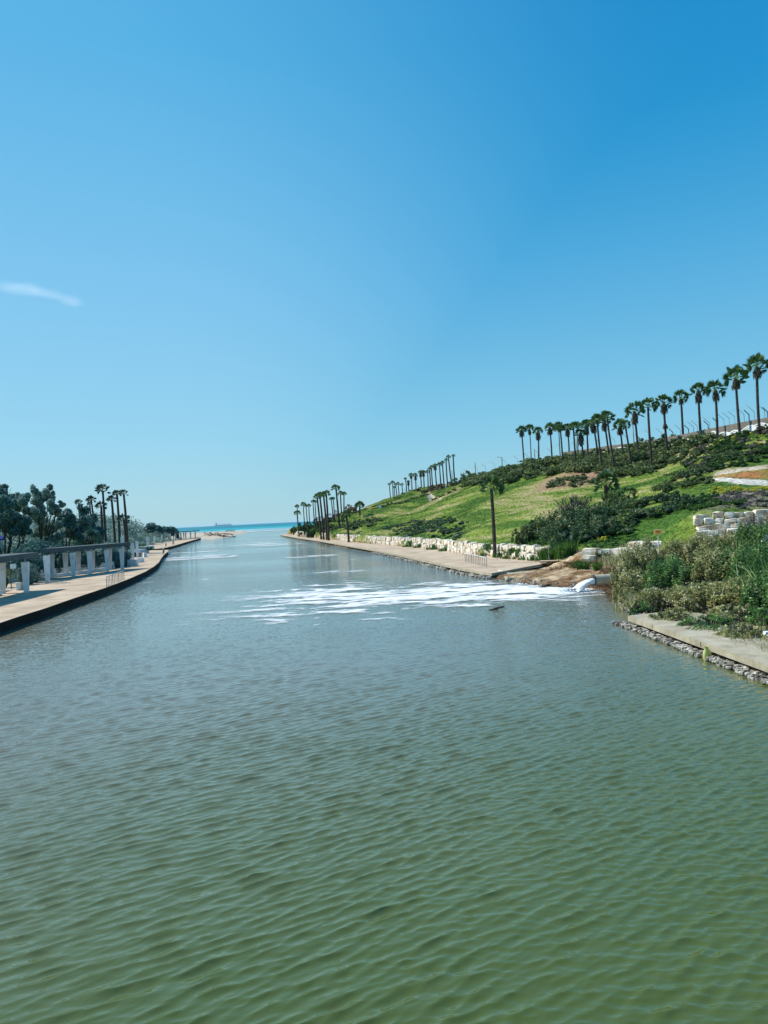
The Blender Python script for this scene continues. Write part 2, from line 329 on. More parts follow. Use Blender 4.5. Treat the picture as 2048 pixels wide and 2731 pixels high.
def water_mat(name, body, bump_s, sea=False):
    m, n, l = new_mat(name)
    o = n.new('ShaderNodeOutputMaterial'); b = n.new('ShaderNodeBsdfPrincipled')
    g = n.new('ShaderNodeNewGeometry')
    b.inputs['IOR'].default_value = 1.33 if sea else 1.62
    b.inputs['Roughness'].default_value = 0.06 if not sea else 0.42
    if sea: b.inputs['Specular IOR Level'].default_value = 0.22
    # slow drift of body colour
    big = n.new('ShaderNodeTexNoise'); big.inputs['Scale'].default_value = 0.05 if not sea else 0.004; big.inputs['Detail'].default_value = 3
    l.new(g.outputs['Position'], big.inputs['Vector'])
    r = ramp(n, body); l.new(big.outputs['Fac'], r.inputs[0]); l.new(r.outputs[0], b.inputs['Base Color'])
    if not sea:     # body colour pales to grey farther out, standing in for silvery sky reflection
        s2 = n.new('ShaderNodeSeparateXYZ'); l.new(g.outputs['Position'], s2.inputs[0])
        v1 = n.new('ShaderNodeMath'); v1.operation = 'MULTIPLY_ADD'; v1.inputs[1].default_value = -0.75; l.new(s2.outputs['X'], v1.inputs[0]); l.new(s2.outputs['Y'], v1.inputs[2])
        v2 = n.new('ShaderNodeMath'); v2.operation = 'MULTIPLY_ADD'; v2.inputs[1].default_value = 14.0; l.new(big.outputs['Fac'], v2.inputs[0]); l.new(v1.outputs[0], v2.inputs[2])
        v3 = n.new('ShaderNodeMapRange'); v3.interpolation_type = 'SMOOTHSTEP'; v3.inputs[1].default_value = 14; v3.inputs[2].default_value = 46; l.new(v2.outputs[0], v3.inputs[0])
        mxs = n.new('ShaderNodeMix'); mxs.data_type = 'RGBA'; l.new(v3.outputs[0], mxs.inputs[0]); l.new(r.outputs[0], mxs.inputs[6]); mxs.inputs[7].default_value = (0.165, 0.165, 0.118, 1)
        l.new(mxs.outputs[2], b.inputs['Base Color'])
    def layer(rot, sc, scale, detail):
        mp = n.new('ShaderNodeMapping'); mp.inputs['Rotation'].default_value = (0, 0, rot); mp.inputs['Scale'].default_value = sc
        l.new(g.outputs['Position'], mp.inputs['Vector'])
        t = n.new('ShaderNodeTexNoise'); t.inputs['Scale'].default_value = scale; t.inputs['Detail'].default_value = detail
        t.inputs['Roughness'].default_value = 0.55; l.new(mp.outputs[0], t.inputs['Vector']); return t.outputs['Fac']
    if sea:
        h1 = layer(0.2, (0.3, 1, 1), 0.12, 5); h2 = layer(0.0, (0.3, 1, 1), 0.6, 3)
    else:
        h1 = layer(math.radians(-28), (0.35, 1, 1), 1.5, 4); h2 = layer(math.radians(15), (0.5, 1, 1), 4.5, 3)
    ad = n.new('ShaderNodeMath'); ad.operation = 'MULTIPLY_ADD'; l.new(h2, ad.inputs[0]); ad.inputs[1].default_value = 0.35; l.new(h1, ad.inputs[2])
    # calm slicks: large soft patches where the ripple dies down
    cm = n.new('ShaderNodeMapping'); cm.inputs['Scale'].default_value = (0.5, 1.6, 1); l.new(g.outputs['Position'], cm.inputs['Vector'])
    calm = n.new('ShaderNodeTexNoise'); calm.inputs['Scale'].default_value = 0.028; calm.inputs['Detail'].default_value = 3
    l.new(cm.outputs[0], calm.inputs['Vector'])
    mr = n.new('ShaderNodeMapRange'); mr.inputs[1].default_value = 0.36; mr.inputs[2].default_value = 0.56
    mr.inputs[3].default_value = 0.25 * bump_s; mr.inputs[4].default_value = bump_s
    l.new(calm.outputs['Fac'], mr.inputs[0])
    bp = n.new('ShaderNodeBump'); bp.inputs['Distance'].default_value = 0.24 if not sea else 2.5
    if not sea:     # the wind ruffles the open reach towards the sea more than the sheltered end
        sy = n.new('ShaderNodeSeparateXYZ'); l.new(g.outputs['Position'], sy.inputs[0])
        my = n.new('ShaderNodeMapRange'); my.inputs[1].default_value = 35; my.inputs[2].default_value = 105; my.inputs[3].default_value = 0.16; my.inputs[4].default_value = 1.0
        l.new(sy.outputs['Y'], my.inputs[0]); mm = n.new('ShaderNodeMath'); mm.operation = 'MULTIPLY'; l.new(mr.outputs[0], mm.inputs[0]); l.new(my.outputs[0], mm.inputs[1]); l.new(mm.outputs[0], bp.inputs['Strength'])
    else: l.new(mr.outputs[0], bp.inputs['Strength'])
    l.new(ad.outputs[0], bp.inputs['Height']); l.new(bp.outputs[0], b.inputs['Normal'])
    l.new(b.outputs[0], o.inputs[0]); return m
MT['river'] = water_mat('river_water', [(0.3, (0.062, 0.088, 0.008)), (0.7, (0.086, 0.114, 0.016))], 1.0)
MT['sea'] = water_mat('sea_water', [(0.3, (0.0, 0.15, 0.20)), (0.7, (0.0, 0.19, 0.25))], 1.0, sea=True)
MT['shallows'] = water_mat('shallow_sea_water', [(0.3, (0.0, 0.25, 0.29)), (0.7, (0.03, 0.38, 0.40))], 1.0, sea=True)

# ------------------------------------------------------------------ shore lines
Z_L, Z_R = 0.75, 0.55
left_edge_a = [G(u, v, Z_L)[:2] for u, v in ((0, 1661), (60, 1641), (119, 1622.6), (185, 1599.5), (278, 1568.6), (339.5, 1545.5), (386, 1525.4), (410, 1511), (423, 1500.7), (430, 1489), (436, 1481), (449, 1470))]
left_edge_a = [np.array([-24.8, 2.0]), np.array([-24.6, 25.0]), np.array([-24.9, 42.0])] + left_edge_a
left_edge_b = [G(u, v, Z_L)[:2] for u, v in ((441, 1461), (465, 1455), (492, 1447), (512, 1441.5), (536, 1434.7))]
right_edge = [G(u, v, Z_R)[:2] for u, v in ((1311, 1529), (1243, 1518), (1150, 1498), (1080, 1483), (1000, 1467), (920, 1454), (850, 1442), (790, 1433.5), (757, 1428), (747, 1425.5))]
rock_line = [G(u, v, 0.62)[:2] for u, v in ((1500, 1500), (1465, 1497), (1400, 1492), (1315, 1484), (1246, 1477), (1174, 1466), (1102, 1458), (1047, 1453), (995, 1450), (932, 1444), (901, 1440), (854, 1435), (813, 1430.5), (785, 1426.5), (765, 1423.5))]
shore = [G(u, v, 0.0)[:2] for u, v in ((1712, 1652), (1680, 1625), (1650, 1600), (1630, 1585), (1580, 1571), (1480, 1568), (1400, 1560), (1330, 1545))]
near_slab = [G(1674, 1642, Z_R)[:2], G(2048, 1774, Z_R)[:2]]
# the right bank as one line, going away from the camera
ns_dir = (near_slab[1] - near_slab[0]); ns_dir = ns_dir / np.linalg.norm(ns_dir)
near_front = [near_slab[1] + ns_dir * 26, near_slab[1], near_slab[0]]
bank = [tuple(p) for p in near_front] + [tuple(p) for p in shore] + [tuple(p) for p in right_edge] + [(-44, 385), (-34, 425), (-10, 475), (60, 560), (260, 640)]

# ------------------------------------------------------------------ hill on the right
CP = []
def cp(u, v, D): p = P(u, v, D); CP.append(p)
for a in ((2048, 1150, 127), (1972, 1164, 132), (1913, 1172, 139), (1822, 1184, 154), (1700, 1197, 170), (1620, 1207, 180), (1542, 1218, 190), (1494, 1222, 200),
          (1416, 1232, 215), (1340, 1256, 235), (1270, 1273, 255), (1214, 1297, 275), (1166, 1309, 300), (1131, 1303, 330), (1099, 1317, 370), (1042, 1337, 420),
          (1300, 1462, 103), (1300, 1400, 130), (1300, 1350, 160), (1300, 1300, 200),
          (1100, 1432, 152), (1100, 1400, 190), (1100, 1360, 250), (1100, 1332, 320),
          (900, 1412, 235), (900, 1395, 262), (900, 1380, 310), (960, 1360, 370), (800, 1404, 372), (1000, 1415, 190), (1000, 1390, 240),
          (1700, 1450, 80), (1700, 1430, 85), (1700, 1350, 110), (1700, 1290, 135), (1700, 1260, 150),
          (1500, 1440, 92), (1500, 1350, 125), (1500, 1290, 160), (1500, 1258, 180), (1400, 1455, 96), (1400, 1380, 125), (1400, 1300, 175),
          (1560, 1468, 80.5), (1560, 1450, 84), (1860, 1437, 70), (1990, 1440, 69), (1870, 1366, 74), (2040, 1362, 74), (1950, 1320, 85), (1950, 1287, 96), (1950, 1265, 103), (1950, 1240, 110),
          (2048, 1290, 94), (2048, 1245, 106), (2048, 1190, 118), (1850, 1215, 138), (1820, 1270, 118)):
    cp(*a)
for p in rock_line[1:]: CP.append(np.array([p[0], p[1], 0.45]))
for p in right_edge: CP.append(np.array([p[0], p[1], 0.30]))
for p in shore: CP.append(np.array([p[0], p[1], 0.05]))
for a in ((19.2, 80, 0.7), (17.5, 77.5, 0.7), (21, 76.2, 0.8), (24, 74.6, 0.95), (27, 72.8, 1.05), (29, 70.5, 1.3), (13, 25, 0.3), (13, 10, 0.3), (16.5, 20, 0.45), (16.5, 32, 0.5), (16, 40, 0.5), (22, 20, 1.2), (22, 34, 1.2), (20, 45, 1.1), (21, 53, 1.2), (23, 61, 1.4), (30, 30, 2.3), (32, 45, 2.4), (30, 60, 2.4), (45, 40, 3.6), (45, 20, 3.5),
          (48, 62, 3.8), (18.5, 66, 0.75), (16, 72, 0.85), (20, 73, 1.0), (60, 80, 7.0), (75, 60, 6.5), (80, 100, 12), (70, 20, 5.5), (72, 128, 19), (110, 120, 20), (110, 60, 9), (80, 160, 20), (60, 200, 19.5),
          (110, 200, 20), (45, 280, 19), (80, 300, 19), (40, 360, 18), (80, 400, 18), (25, 420, 16.5), (0, 450, 9), (-25, 400, 4), (-35, 370, 2.2), (40, 480, 9), (80, 520, 8), (20, 475, 4), (100, 560, 3), (110, 300, 20), (110, 450, 15)):
    CP.append(np.array(a, float))
CP = np.array(CP)
def _tps(r2): return 0.5 * r2 * np.log(r2 + 1e-6)
_S = 100.0
_X = CP[:, :2] / _S; _n = len(CP)
_K = _tps(((_X[:, None] - _X[None]) ** 2).sum(-1)) + np.eye(_n) * 2e-4
_Pm = np.hstack([np.ones((_n, 1)), _X])
_A = np.block([[_K, _Pm], [_Pm.T, np.zeros((3, 3))]])
_W = np.linalg.solve(_A, np.concatenate([CP[:, 2], np.zeros(3)]))
def hill_raw(x, y):
    x = np.asarray(x, float); y = np.asarray(y, float); sh = x.shape
    q = np.stack([x.ravel(), y.ravel()], 1) / _S
    out = np.empty(len(q))
    for i in range(0, len(q), 20000):
        k = q[i:i + 20000]
        out[i:i + 20000] = _tps(((k[:, None] - _X[None]) ** 2).sum(-1)) @ _W[:_n] + _W[_n] + k @ _W[_n + 1:]
    return out.reshape(sh)
road_line = None
def hill(x, y):
    x = np.asarray(x, float); y = np.asarray(y, float)
    h = np.clip(hill_raw(x, y), -3, 22)
    s = poly_signed(x, y, bank)
    walk = poly_signed(x, y, rock_line_dir)
    lump = (smooth_noise(x, y, 3, 4, 0.13) - 0.5) * 1.1 + (smooth_noise(x, y, 9, 3, 0.8) - 0.5) * 0.28
    k = np.clip((h - 0.6) / 1.5, 0, 1)
    h = h + lump * k
    eroded = (y > 41) & (y < 84)
    h = np.where(eroded, h + ((smooth_noise(x, y, 5, 4, 0.7) - 0.5) * 0.7 + np.abs(smooth_noise(x, y, 6, 3, 1.6) - 0.5) * 0.35) * np.clip(s / 2.0, 0, 1) * np.clip((2.2 - h) / 1.0, 0, 1), h)
    # under the walkway the ground stays below the slab
    on_walk = (s > 0) & (walk < 0.0) & ~((y < 72.5))
    h = np.where(on_walk, np.minimum(h, 0.30), h)
    nearslab = (y < 41.2) & (s < 3.4)
    h = np.where(nearslab & (s > 0), np.minimum(h, 0.30), h)
    h = np.where(s < 0.35, np.minimum(h, 0.12) - np.clip(0.35 - s, 0, 8) * 0.35, h)
    return h
rock_line_dir = [tuple(p) for p in rock_line]
rock_line_dir = rock_line_dir + [(-46, 395), (-30, 440)]
_end = np.array(right_edge[0]) ; _back = G(1440, 1505, Z_R)[:2]
rock_line_dir = [(30.0, 71.0)] + [tuple(_back + np.array([3.0, -3.0]))] + [tuple(_back)] + rock_line_dir[2:]

def hit(u, v, dmin=20.0, dmax=480.0):
    """where a sight line meets the hill"""
    ds = np.concatenate([np.arange(dmin, 160, 0.4), np.arange(160, dmax, 1.0)])
    d = ray(u, v); pts = CAM[None] + d[None] * (ds / d[1])[:, None]
    h = hill(pts[:, 0], pts[:, 1]); k = np.nonzero(pts[:, 2] <= np.maximum(h, 0.0))[0]
    if len(k) == 0: return None
    p = pts[k[0]].copy(); p[2] = max(h[k[0]], 0.0); return p
def hz(x, y): return float(hill(np.array([x]), np.array([y]))[0])

def ground_poly(pix, dflt=200):
    out = []
    for u, v in pix:
        p = hit(u, v)
        if p is None: p = P(u, v, dflt)
        out.append(p[:2])
    return out
zones = {
    'path_upper': ground_poly([(1905, 1262), (1960, 1252), (2048, 1240), (2048, 1250), (1960, 1262), (1905, 1271)]),
    'orange': ground_poly([(1915, 1270), (1960, 1263), (2048, 1251), (2048, 1277), (1990, 1277), (1920, 1273)]),
    'road': ground_poly([(1880, 1275), (1960, 1277), (2048, 1281), (2048, 1296), (1960, 1291), (1880, 1286)]),
    'scrub': ground_poly([(1880, 1345), (1905, 1322), (1960, 1306), (2048, 1302), (2048, 1360), (1880, 1360)]),
    'soil': ground_poly([(1430, 1311), (1462, 1272), (1530, 1262), (1560, 1255), (1640, 1250), (1640, 1268), (1620, 1286), (1560, 1293), (1500, 1302)]),
    'tarmac': ground_poly([(1134, 1316), (1150, 1322), (1176, 1331), (1146, 1338), (1140, 1326)]),
    'kerb_path': ground_poly([(1133, 1314), (1150, 1317), (1180, 1331), (1172, 1332), (1148, 1322)]),
}
def lawn_tone(x, y, z):
    u_ = -0.45 * x + 0.9 * y; v_ = 0.9 * x + 0.45 * y
    return np.clip(0.42 + (smooth_noise(x, y, 73, 4, 0.07) - 0.5) * 2.2 + (smooth_noise(u_ * 0.10, v_ * 0.75, 74, 4, 1.0) - 0.5) * 2.0 + np.clip((z - 7) / 40, -0.14, 0.18), 0, 1)
# extend side zones beyond the frame
xs = np.arange(-62, 112, 0.45)
ys = np.concatenate([np.arange(4, 130, 0.5), np.arange(130, 260, 0.9), np.arange(260, 560, 2.0)])
Xg, Yg = np.meshgrid(xs, ys)
Zg = hill(Xg, Yg)
warpx = Xg + (smooth_noise(Xg, Yg, 21, 3, 0.5) - 0.5) * 2.0
warpy = Yg + (smooth_noise(Xg, Yg, 22, 3, 0.5) - 0.5) * 3.0
n1 = smooth_noise(Xg, Yg, 31, 4, 0.22); n2 = smooth_noise(Xg, Yg, 32, 5, 0.9)
C = np.zeros(Xg.shape + (3,))
def lerp(a, b, t): return np.asarray(a) * (1 - t[..., None]) + np.asarray(b) * t[..., None]
tl = lawn_tone(Xg, Yg, Zg)
C[:] = lerp((0.05, 0.115, 0.018), (0.17, 0.235, 0.04), np.clip(tl * 1.5, 0, 1))
C[:] = lerp(C, np.broadcast_to(np.array((0.36, 0.31, 0.16)), C.shape), np.clip((tl - 0.68) * 2.6, 0, 0.9))
lowsoil = (Zg < 1.35) | ((Xg > 14) & (Yg < 73)) | ((Yg < 84) & (Zg < 1.9))
C[lowsoil] = lerp((0.17, 0.10, 0.05), (0.46, 0.36, 0.23), np.clip(n2 * 3.4 - 1.2, 0, 1))[lowsoil]
wet = np.clip((0.22 - Zg) / 0.25, 0, 1)[..., None]
C = C * (1 - wet) + np.array((0.10, 0.062, 0.035)) * wet
def soft(px_, py_, poly, w):
    d = np.full(px_.shape, 1e9); n_ = len(poly)
    for i in range(n_):
        (x1, y1), (x2, y2) = poly[i][:2], poly[(i + 1) % n_][:2]; dx, dy = x2 - x1, y2 - y1; L2 = dx * dx + dy * dy + 1e-9
        t = np.clip(((px_ - x1) * dx + (py_ - y1) * dy) / L2, 0, 1); d = np.minimum(d, np.hypot(px_ - x1 - t * dx, py_ - y1 - t * dy))
    return np.clip(0.5 + np.where(in_poly(px_, py_, poly), d, -d) / w, 0, 1)
for zn, c0, c1 in (('soil', (0.20, 0.12, 0.075), (0.34, 0.24, 0.16)), ('scrub', (0.10, 0.09, 0.07), (0.24, 0.21, 0.17)), ('orange', (0.32, 0.12, 0.04), (0.42, 0.21, 0.09)),
                   ('path_upper', (0.42, 0.36, 0.27), (0.55, 0.48, 0.38)), ('road', (0.50, 0.48, 0.43), (0.62, 0.60, 0.55)), ('tarmac', (0.16, 0.16, 0.16), (0.24, 0.24, 0.23)), ('kerb_path', (0.45, 0.36, 0.27), (0.6, 0.5, 0.4))):
    hard = zn in ('road', 'tarmac', 'kerb_path', 'path_upper')
    mk = soft(Xg if hard else warpx, Yg if hard else warpy, zones[zn], 0.7 if hard else 3.0)
    C = C * (1 - mk[..., None]) + lerp(c0, c1, n2) * mk[..., None]
g = Geo(); ny, nx = Xg.shape
idx = np.arange(nx * ny).reshape(ny, nx)
quads = np.stack([idx[:-1, :-1], idx[:-1, 1:], idx[1:, 1:], idx[1:, :-1]], -1).reshape(-1, 4)
keep = (Zg.ravel()[quads].max(1) > -1.6)
g.add(np.stack([Xg, Yg, Zg], -1).reshape(-1, 3), quads[keep])
m_hill, n, l = new_mat('hillside_ground')
o_ = n.new('ShaderNodeOutputMaterial'); b_ = n.new('ShaderNodeBsdfPrincipled'); a_ = n.new('ShaderNodeAttribute'); a_.attribute_name = 'soil_colour'
g_ = n.new('ShaderNodeNewGeometry'); t_ = n.new('ShaderNodeTexNoise'); t_.inputs['Scale'].default_value = 2.2; t_.inputs['Detail'].default_value = 8
l.new(g_.outputs['Position'], t_.inputs['Vector'])
r_ = ramp(n, [(0.3, (0.45, 0.43, 0.40)), (0.7, (1.5, 1.48, 1.42))])
l.new(t_.outputs['Fac'], r_.inputs[0])
mx_ = n.new('ShaderNodeMix'); mx_.data_type = 'RGBA'; mx_.blend_type = 'MULTIPLY'; mx_.inputs[0].default_value = 1
l.new(a_.outputs['Color'], mx_.inputs[6]); l.new(r_.outputs[0], mx_.inputs[7]); l.new(mx_.outputs[2], b_.inputs['Base Color'])
b_.inputs['Roughness'].default_value = 0.95; b_.inputs['Specular IOR Level'].default_value = 0.1
bp_ = n.new('ShaderNodeBump'); bp_.inputs['Strength'].default_value = 0.7; bp_.inputs['Distance'].default_value = 0.12
l.new(t_.outputs['Fac'], bp_.inputs['Height']); l.new(bp_.outputs[0], b_.inputs['Normal']); l.new(b_.outputs[0], o_.inputs[0])
me = g.mesh('hillside', m_hill, True)
ca = me.color_attributes.new('soil_colour', 'FLOAT_COLOR', 'POINT')
ca.data.foreach_set('color', np.concatenate([C.reshape(-1, 3), np.ones((nx * ny, 1))], 1).astype(np.float32).ravel())
tag(link_mesh('hillside', me), 'green coastal hillside rising above the right bank of the river', kind='structure')

# ------------------------------------------------------------------ water
def wave_field(X, Y):
    r = np.random.default_rng(11)
    H = np.zeros_like(X); DX = np.zeros_like(X); DY = np.zeros_like(X)
    gust = smooth_noise(X, Y, 41, 3, 0.06); gust2 = smooth_noise(X, Y, 42, 3, 0.11)
    right = 0.55 + 0.75 * np.clip((X / np.maximum(Y, 6) + 0.1) / 0.5, 0, 1) ; left = 1.25 - 0.35 * np.clip((X / np.maximum(Y, 6) + 0.1) / 0.5, 0, 1)
    for k in range(84):
        lam = 0.09 * (0.64 / 0.09) ** (r.random())
        ang = math.radians(118 + r.normal() * 13)
        cross = k % 3 == 0
        if cross: ang = math.radians(82 + r.normal() * 12)
        kx, ky = 2 * math.pi / lam * math.cos(ang), 2 * math.pi / lam * math.sin(ang)
        slope = 0.041 * math.exp(-((math.log(lam / 0.27)) / 0.60) ** 2) + 0.006
        a = slope * lam / (2 * math.pi) * (0.5 + 0.9 * (gust if k % 2 else gust2)) * (right if cross else left)
        ph = kx * X + ky * Y + r.random() * 6.283
        fade = np.clip((lam * 14 - (Y * Y / 4900.0)) / (lam * 10), 0, 1)   # drop waves the mesh cannot carry
        a = a * fade
        H += a * np.sin(ph)
        q = 1.0
        DX += q * a * math.cos(ang) * np.cos(ph); DY += q * a * math.sin(ang) * np.cos(ph)
    return H, DX, DY
t_cols = np.linspace(-0.92, 0.78, 1200)
rows = [2.0]
while rows[-1] < 95.0:
    y = rows[-1]; rows.append(y + max(0.026, min(0.5, y * y / 4900.0 * 0.42)))
rows = np.array(rows)
Tw, Yw = np.meshgrid(t_cols, rows)
Xw = Tw * np.maximum(Yw, 14.0)
H, DX, DY = wave_field(Xw, Yw)
edge = np.clip((95.0 - Yw) / 25.0, 0, 1)
V = np.stack([Xw + DX * edge, Yw + DY * edge, H * edge], -1).reshape(-1, 3)
ny, nx = Xw.shape; idx = np.arange(nx * ny).reshape(ny, nx)
g = Geo(); g.add(V, np.stack([idx[:-1, :-1], idx[:-1, 1:], idx[1:, 1:], idx[1:, :-1]], -1).reshape(-1, 4))
yl = rows[-1]
far = [(t_cols[0] * yl, yl, 0), (t_cols[-1] * yl, yl, 0), (120, 700, 0), (-520, 700, 0)]
g.add([(t_cols[i] * yl, yl, 0) for i in range(len(t_cols))] + [(-520 + 640 * i / 1199, 705, 0) for i in range(len(t_cols))],
      [[i, i + 1, 1200 + i + 1, 1200 + i] for i in range(1199)])
g.add([(-13.3 - 30, -40, 0), (11.2 + 30, -40, 0), (11.2 + 30, 2, 0), (-13.3 - 30, 2, 0)], [[0, 1, 2, 3]])
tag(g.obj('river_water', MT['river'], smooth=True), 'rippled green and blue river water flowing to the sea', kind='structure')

g = Geo()
g.add([(-60000, 1500, 0.0), (60000, 1500, 0.0), (60000, 60000, 0.0), (-60000, 60000, 0.0)], [[0, 1, 2, 3]])
tag(g.obj('sea', MT['sea']), 'deep teal sea out to the horizon', kind='structure')
g = Geo()
g.add([(-4000, 705, 0.0), (-520, 705, 0.0), (120, 705, 0.0), (4000, 705, 0.0), (4000, 1500, 0.0), (-4000, 1500, 0.0)], [[0, 1, 2, 3, 4, 5]])
tag(g.obj('shallow_sea', MT['shallows']), 'bright turquoise shallows beyond the river mouth', kind='structure')

def foam_sheet(name, label, x0, x1, y0, y1, dx, dy, maskf, z=0.03):
    X, Y = np.meshgrid(np.arange(x0, x1, dx), np.arange(y0, y1, dy))
    m = np.asarray(maskf(X, Y), float)
    ny, nx = X.shape; idx = np.arange(nx * ny).reshape(ny, nx)
    q = np.stack([idx[:-1, :-1], idx[:-1, 1:], idx[1:, 1:], idx[1:, :-1]], -1).reshape(-1, 4)
    cov = m.ravel()[q].mean(1); k = cov > 0.12
    q = q[k]; u, inv = np.unique(q, return_inverse=True)
    V = np.stack([X.ravel()[u], Y.ravel()[u], z + 0.02 * smooth_noise(X.ravel()[u], Y.ravel()[u], 77, 2, 3.0)], 1)
    g = Geo(); g.add(V, inv.reshape(-1, 4), np.clip(cov[k], 0, 1))
    return tag(g.obj(name, MT['foam']), label, kind='stuff')
jet_foot = G(1560, 1568, 0.0)
def river_foam(X, Y):
    # a tongue of froth running left from the outfall, widening and breaking up into lace
    t = (jet_foot[0] + 1.5 - X) / 40.0
    tc = np.clip(t, 0, 1.2)
    yc = 59.5 + 2.0 * np.sin(tc * 3.3) + tc * 3.0
    half = 1.8 + 11.5 * tc ** 0.6
    d = (Y - yc) / half
    wx = X + 3.0 * (smooth_noise(X, Y, 53, 3, 0.25) - 0.5); wy = Y + 2.2 * (smooth_noise(X, Y, 54, 3, 0.22) - 0.5)
    n1_ = smooth_noise(wx * 0.30, wy * 0.70, 51, 5, 1.0); n2_ = smooth_noise(wx * 0.65, wy * 1.3, 52, 4, 1.0)
    lace = 1 - np.abs(n2_ - 0.5) * 7.0                      # thin branching filaments
    dens = 0.78 - 0.50 * tc - 0.9 * np.clip(np.abs(d) - 0.5, 0, 2)
    c_ = 0.10 + 0.95 * dens + 2.4 * (n1_ - 0.52) + 0.50 * np.clip(lace, -1, 1)
    src = np.clip(1.4 - np.hypot((X - jet_foot[0] + 0.6) / 2.4, (Y - jet_foot[1]) / 1.6), 0, 1)
    c_ = np.clip(np.maximum(c_, src * 1.6), 0, 1) * np.clip((0.86 - t) / 0.25, 0, 1)
    return c_ * (poly_signed(X, Y, bank) < 0.15) * (t > -0.12)
foam_sheet('outfall_foam', 'white foam streaks spreading across the river from the outfall pipe', -30, 20, 44, 84, 0.12, 0.16, river_foam)
def far_foam(X, Y):
    f = smooth_noise(X * 0.05 + Y * 0.012, Y * 0.13, 61, 4, 1.0); f2 = smooth_noise(X * 0.6, Y * 0.5, 62, 3, 1.0)
    return np.clip((f * 0.75 + f2 * 0.25 - 0.615) * 9, 0, 0.62) * (poly_signed(X, Y, bank) < -4) * (X > -60 + (190 - Y) * 0.1)
foam_sheet('drifting_foam', 'thin pale foam lines drifting on the river before the mouth', -62, 10, 84, 330, 0.45, 0.8, far_foam)
def surf_foam(X, Y):
    f = smooth_noise(X * 0.02, Y * 0.05, 71, 4, 1.0)
    lines = 0.5 + 0.5 * np.sin(Y / 17.0 + 5 * smooth_noise(X, Y, 72, 2, 0.006))
    return np.clip((f * 0.6 + lines * 0.4 - 0.52) * 9, 0, 1)
foam_sheet('surf', 'white surf breaking beyond the river mouth', -420, 40, 560, 940, 2.0, 2.5, lambda X, Y: surf_foam(X, Y) * ((Y > 640) | (X > -150)), z=0.25)

# ------------------------------------------------------------------ left bank ground, walkways, beach
def prism(name, pts, z0, z1, mat, parent=None, side_mat=None):
    n_ = len(pts)
    a = sum(pts[i][0] * pts[(i + 1) % n_][1] - pts[(i + 1) % n_][0] * pts[i][1] for i in range(n_))
    if a < 0: pts = pts[::-1]
    V = [(p[0], p[1], z0) for p in pts] + [(p[0], p[1], z1) for p in pts]
    Fc = [list(range(n_))[::-1], list(range(n_, 2 * n_))] + [[i, (i + 1) % n_, n_ + (i + 1) % n_, n_ + i] for i in range(n_)]
    me = bpy.data.meshes.new(name); me.from_pydata([tuple(map(float, v)) for v in V], [], Fc)
    me.materials.append(mat)
    if side_mat:
        me.materials.append(side_mat)
        for k, pl in enumerate(me.polygons):
            if k > 1: pl.material_index = 1
    me.update()
    return link_mesh(name, me, parent)
def offset(line, d):
    out = []
    for i, p in enumerate(line):
        a = np.asarray(line[max(i - 1, 0)]); b = np.asarray(line[min(i + 1, len(line) - 1)])
        t = (b - a) / np.linalg.norm(b - a); out.append(np.asarray(p) + d * np.array([-t[1], t[0]]))
    return out
# left walkway: pale slab with a dark quay wall below
back_a = [(-36.5, 2), (-37.0, 30), (-38.5, 60), (-44.5, 88), (-46.5, 96), (-43.5, 110), (-43, 121), (-47, 140), (-56, 168), (-62, 192)]
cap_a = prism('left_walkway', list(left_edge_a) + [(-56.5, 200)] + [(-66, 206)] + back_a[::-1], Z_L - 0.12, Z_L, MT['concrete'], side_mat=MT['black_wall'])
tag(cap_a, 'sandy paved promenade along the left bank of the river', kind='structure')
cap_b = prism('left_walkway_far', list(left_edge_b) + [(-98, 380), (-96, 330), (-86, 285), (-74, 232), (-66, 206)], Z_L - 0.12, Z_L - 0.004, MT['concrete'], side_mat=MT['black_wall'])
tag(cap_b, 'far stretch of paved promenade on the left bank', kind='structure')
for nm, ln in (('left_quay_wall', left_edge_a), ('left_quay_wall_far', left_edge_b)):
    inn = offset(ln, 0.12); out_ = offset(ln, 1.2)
    q = prism(nm, [tuple(p) for p in inn] + [tuple(p) for p in out_[::-1]], -1.5, Z_L - 0.125, MT['black_wall'])  # black colour stands in for the shaded river side
    tag(q, 'quay wall coloured black for its shade below the left promenade', kind='structure')
m_lawn = surf('left_lawn', [(0.3, (0.04, 0.10, 0.022)), (0.5, (0.09, 0.16, 0.03)), (0.7, (0.19, 0.20, 0.08))], 0.18, 0.95, 0.5, 3)
ll = prism('left_ground', [(-36, 2)] + back_a[1:] + [(-66, 207), (-74, 233), (-86, 286), (-96, 331), (-98, 381), (-95, 440), (-110, 520), (-1500, 600), (-1500, 2)], -0.5, Z_L - 0.04, m_lawn)
tag(ll, 'lawn and park ground behind the left promenade', kind='structure')
# beach spit
sp = [G(u, v, 0.05)[:2] for u, v in ((505, 1442), (536, 1437), (565, 1438.5), (598, 1435), (626, 1428), (656, 1421.5))] + [(-112, 640), (-150, 690), (-260, 690), (-260, 500), (-150, 420)]
X, Y = np.meshgrid(np.arange(-262, -70, 1.6), np.arange(330, 700, 2.6))
ins = in_poly(X, Y, sp)
d = np.full(X.shape, 1e9)
for i in range(len(sp)):
    (x1, y1), (x2, y2) = sp[i], sp[(i + 1) % len(sp)]; dx, dy = x2 - x1, y2 - y1
    t = np.clip(((X - x1) * dx + (Y - y1) * dy) / (dx * dx + dy * dy), 0, 1); d = np.minimum(d, np.hypot(X - x1 - t * dx, Y - y1 - t * dy))
Zb = np.where(ins, np.minimum(d * 0.10, 0.9) + (smooth_noise(X, Y, 81, 4, 0.12) - 0.4) * 0.8 * np.clip(d / 8, 0, 1), -np.minimum(d * 0.3, 2) - 0.05)
